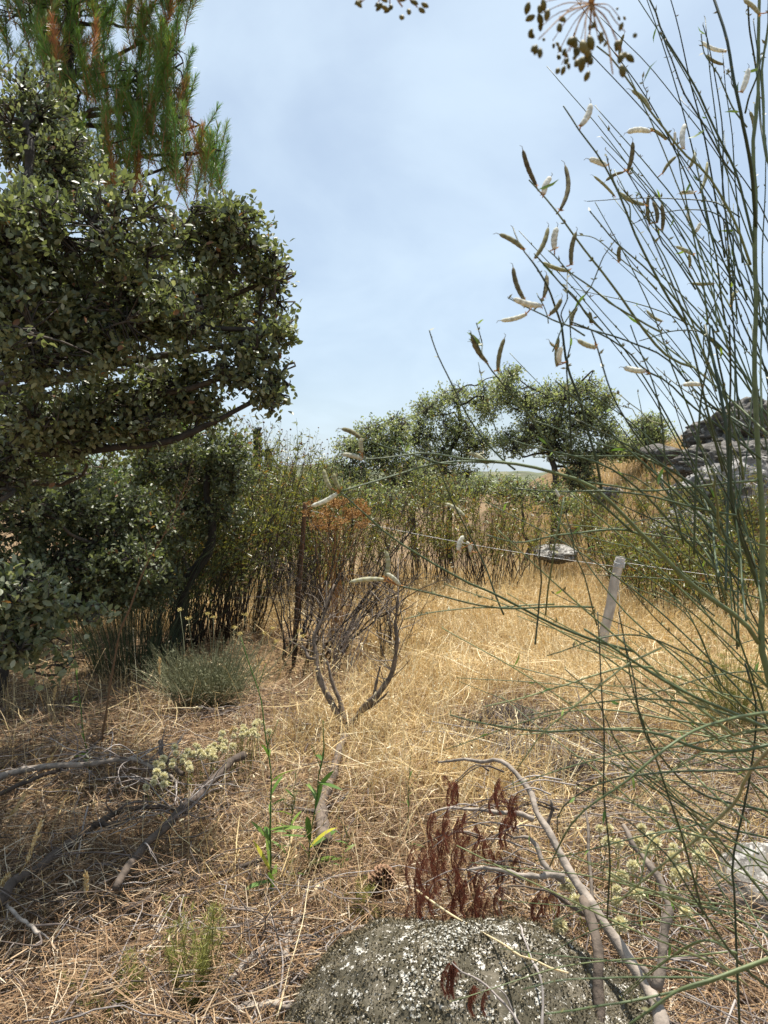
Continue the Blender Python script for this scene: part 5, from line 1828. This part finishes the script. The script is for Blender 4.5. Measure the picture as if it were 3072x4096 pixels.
P1, _ = grass(gm, 44000, 2.4, 5.2, (.12, .36), (.0026, .0052), 1.15, .52, clumpy, K=5, tsd=.27)
P2, _ = grass(gm, 62000, 5.0, 9.0, (.14, .40), (.0036, .0066), 1.1, .55, clumpy, K=5, tsd=.27)
P3, _ = grass(gm, 64000, 8.8, 14, (.14, .38), (.005, .009), 1.0, .56, clumpy, tsd=.25)
P4, _ = grass(gm, 60000, 13.5, 24, (.14, .38), (.007, .012), .8, .58, None)
P5, _ = grass(gm, 5500, 2.5, 8.5, (.32, .58), (.002, .0034), .5, .78, path_zone, K=6)
# oat spikelets
for PP, L, f in ((P1, (.012, .022), .12), (P2, (.014, .026), .14), (P5, (.014, .024), .9), (P5, (.014, .024), .9)):
    sel = R.random(len(PP)) < f
    O = PP[sel][:, -1]
    leaves(gm, SPIKE, O, rand_dirs(len(O), (0, 0, -.5)), R.uniform(*L, len(O)), R.uniform(.75, 1, len(O)), 1.2)
gm_later = gm


# near litter: dead leaves, needles and straw lying over each other
def litter(mb, n, y0, y1, L, wid, tmean, tsd, zmax, zone=None, tilt=.22, k=.62):
    x, y = scatter(n, y0, y1, k=k, pw=.9)
    keep = ~on_boulder(x, y, .93)
    if zone is not None:
        keep &= R.random(n) < zone(x, y)
    x, y = x[keep], y[keep]
    n = len(x)
    z = H(x, y) + zmax * R.random(n) ** 1.6 * (1 + .6 * fbm(np.stack([x * 2, y * 2, 0 * x], 1), 2))
    a = R.random(n) * 6.283
    D = nrm(np.stack([np.cos(a), np.sin(a), R.normal(0, tilt, n)], 1))
    l = R.uniform(*L, n)[:, None]
    O = np.stack([x, y, z], 1)
    bend = R.normal(size=(n, 3)) * A([.22, .22, .12]) * l
    s = np.linspace(-.5, .5, 4)
    Pt = np.stack([O + D * l * q + bend * (.25 - q * q) for q in s], 1)
    Pt[:, :, 2] = np.maximum(Pt[:, :, 2], z[:, None] * 0 + H(Pt[:, :, 0], Pt[:, :, 1]) + .003)
    side = nrm(np.stack([-np.sin(a), np.cos(a), R.normal(0, .6, n)], 1))
    strips(mb, Pt, R.uniform(*wid, n)[:, None] * A([[.6, 1, 1, .5]]), side, np.clip(R.normal(tmean, tsd, n), 0, 1))


litter(gm_later, 26000, 2.8, 5.5, (.12, .36), (.0028, .0050), .58, .26, .20, clumpy, .40)
litter(gm_later, 26000, 5.2, 9.5, (.15, .40), (.004, .007), .60, .26, .22, clumpy, .42)
gm_later.build('dry_grass', M_STRAW, kind='stuff')
lm = MB()
litter(lm, 74000, 1.2, 5.5, (.05, .26), (.0013, .0029), .44, .30, .16)
litter(lm, 20000, 1.2, 4.2, (.03, .10), (.002, .0048), .50, .30, .16)
litter(lm, 12000, 4.5, 8.0, (.08, .3), (.003, .006), .45, .25, .08)
n = 9000                                               # broad dead leaves
x, y = scatter(n, 1.2, 7.0)
kp = ~on_boulder(x, y, 1)
x, y = x[kp], y[kp]
n = len(x)
O = np.stack([x, y, H(x, y) + .09 * R.random(n)], 1)
leaves(lm, OAKLEAF, O, rand_dirs(n, (0, 0, 0)) * A([1, 1, .35]), R.uniform(.018, .042, n), R.uniform(.15, .75, n), 1.0)
lm.build('leaf_litter', M_LITTER, kind='stuff')

# brushwood: thin dead twigs lying about, thickest under the broom
wm = MB()


def brush(n, zone, L, r, ang=None, y0=1.3, y1=5.5, zmax=.16, tint=(.2, 1)):
    x, y = scatter(n, y0, y1)
    kp = (~on_boulder(x, y, .95)) & (R.random(n) < zone(x, y))
    x, y = x[kp], y[kp]
    n = len(x)
    a = R.random(n) * 6.283 if ang is None else R.normal(ang, .5, n)
    D = nrm(np.stack([np.cos(a), np.sin(a), R.normal(0, .14, n)], 1))
    l = R.uniform(*L, n)[:, None]
    O = np.stack([x, y, H(x, y) + zmax * R.random(n) ** 1.4 + .01], 1)
    bend = R.normal(size=(n, 3)) * A([.2, .2, .1]) * l
    s = np.linspace(-.5, .5, 6)
    Pt = np.stack([O + D * l * q + bend * (.25 - q * q) + R.normal(size=(n, 3)) * .008 for q in s], 1)
    Pt[:, :, 2] = np.maximum(Pt[:, :, 2], H(Pt[:, :, 0], Pt[:, :, 1]) + .004)
    tubes(wm, Pt, R.uniform(*r, n)[:, None] * np.linspace(1, .5, 6)[None], 4, R.uniform(*tint, n))


brush(5200, lambda x, y: ss(.15, .6, x) * (1 - ss(4.3, 5.3, y)), (.15, .6), (.0012, .0032))
brush(1600, lambda x, y: ss(.25, .6, x) * ss(2.6, 3.2, y) * (1 - ss(4.0, 4.6, y)), (.3, .9), (.002, .0042), ang=.05)
brush(3400, lambda x, y: (1 - ss(-.5, .1, x)) * 1.0, (.12, .5), (.0012, .003), tint=(0, .8))
brush(900, lambda x, y: (1 - ss(2.3, 2.9, y)) * 1.0, (.15, .5), (.0015, .0035), tint=(.5, 1))
wm.build('brushwood', M_TWIG, kind='stuff')

# sparse fresh green blades near the weeds and beneath the broom
qm = MB()
grass(qm, 5000, 1.9, 5.0, (.06, .22), (.0014, .0026), .7, .6, lambda x, y: .06 + .55 * ss(.9, 1.4, x) * ss(2.2, 3.5, y) + .25 * (np.abs(x + .35) < .3) * (y < 2.9))
qm.build('green_grass', M_FEATH, kind='stuff')
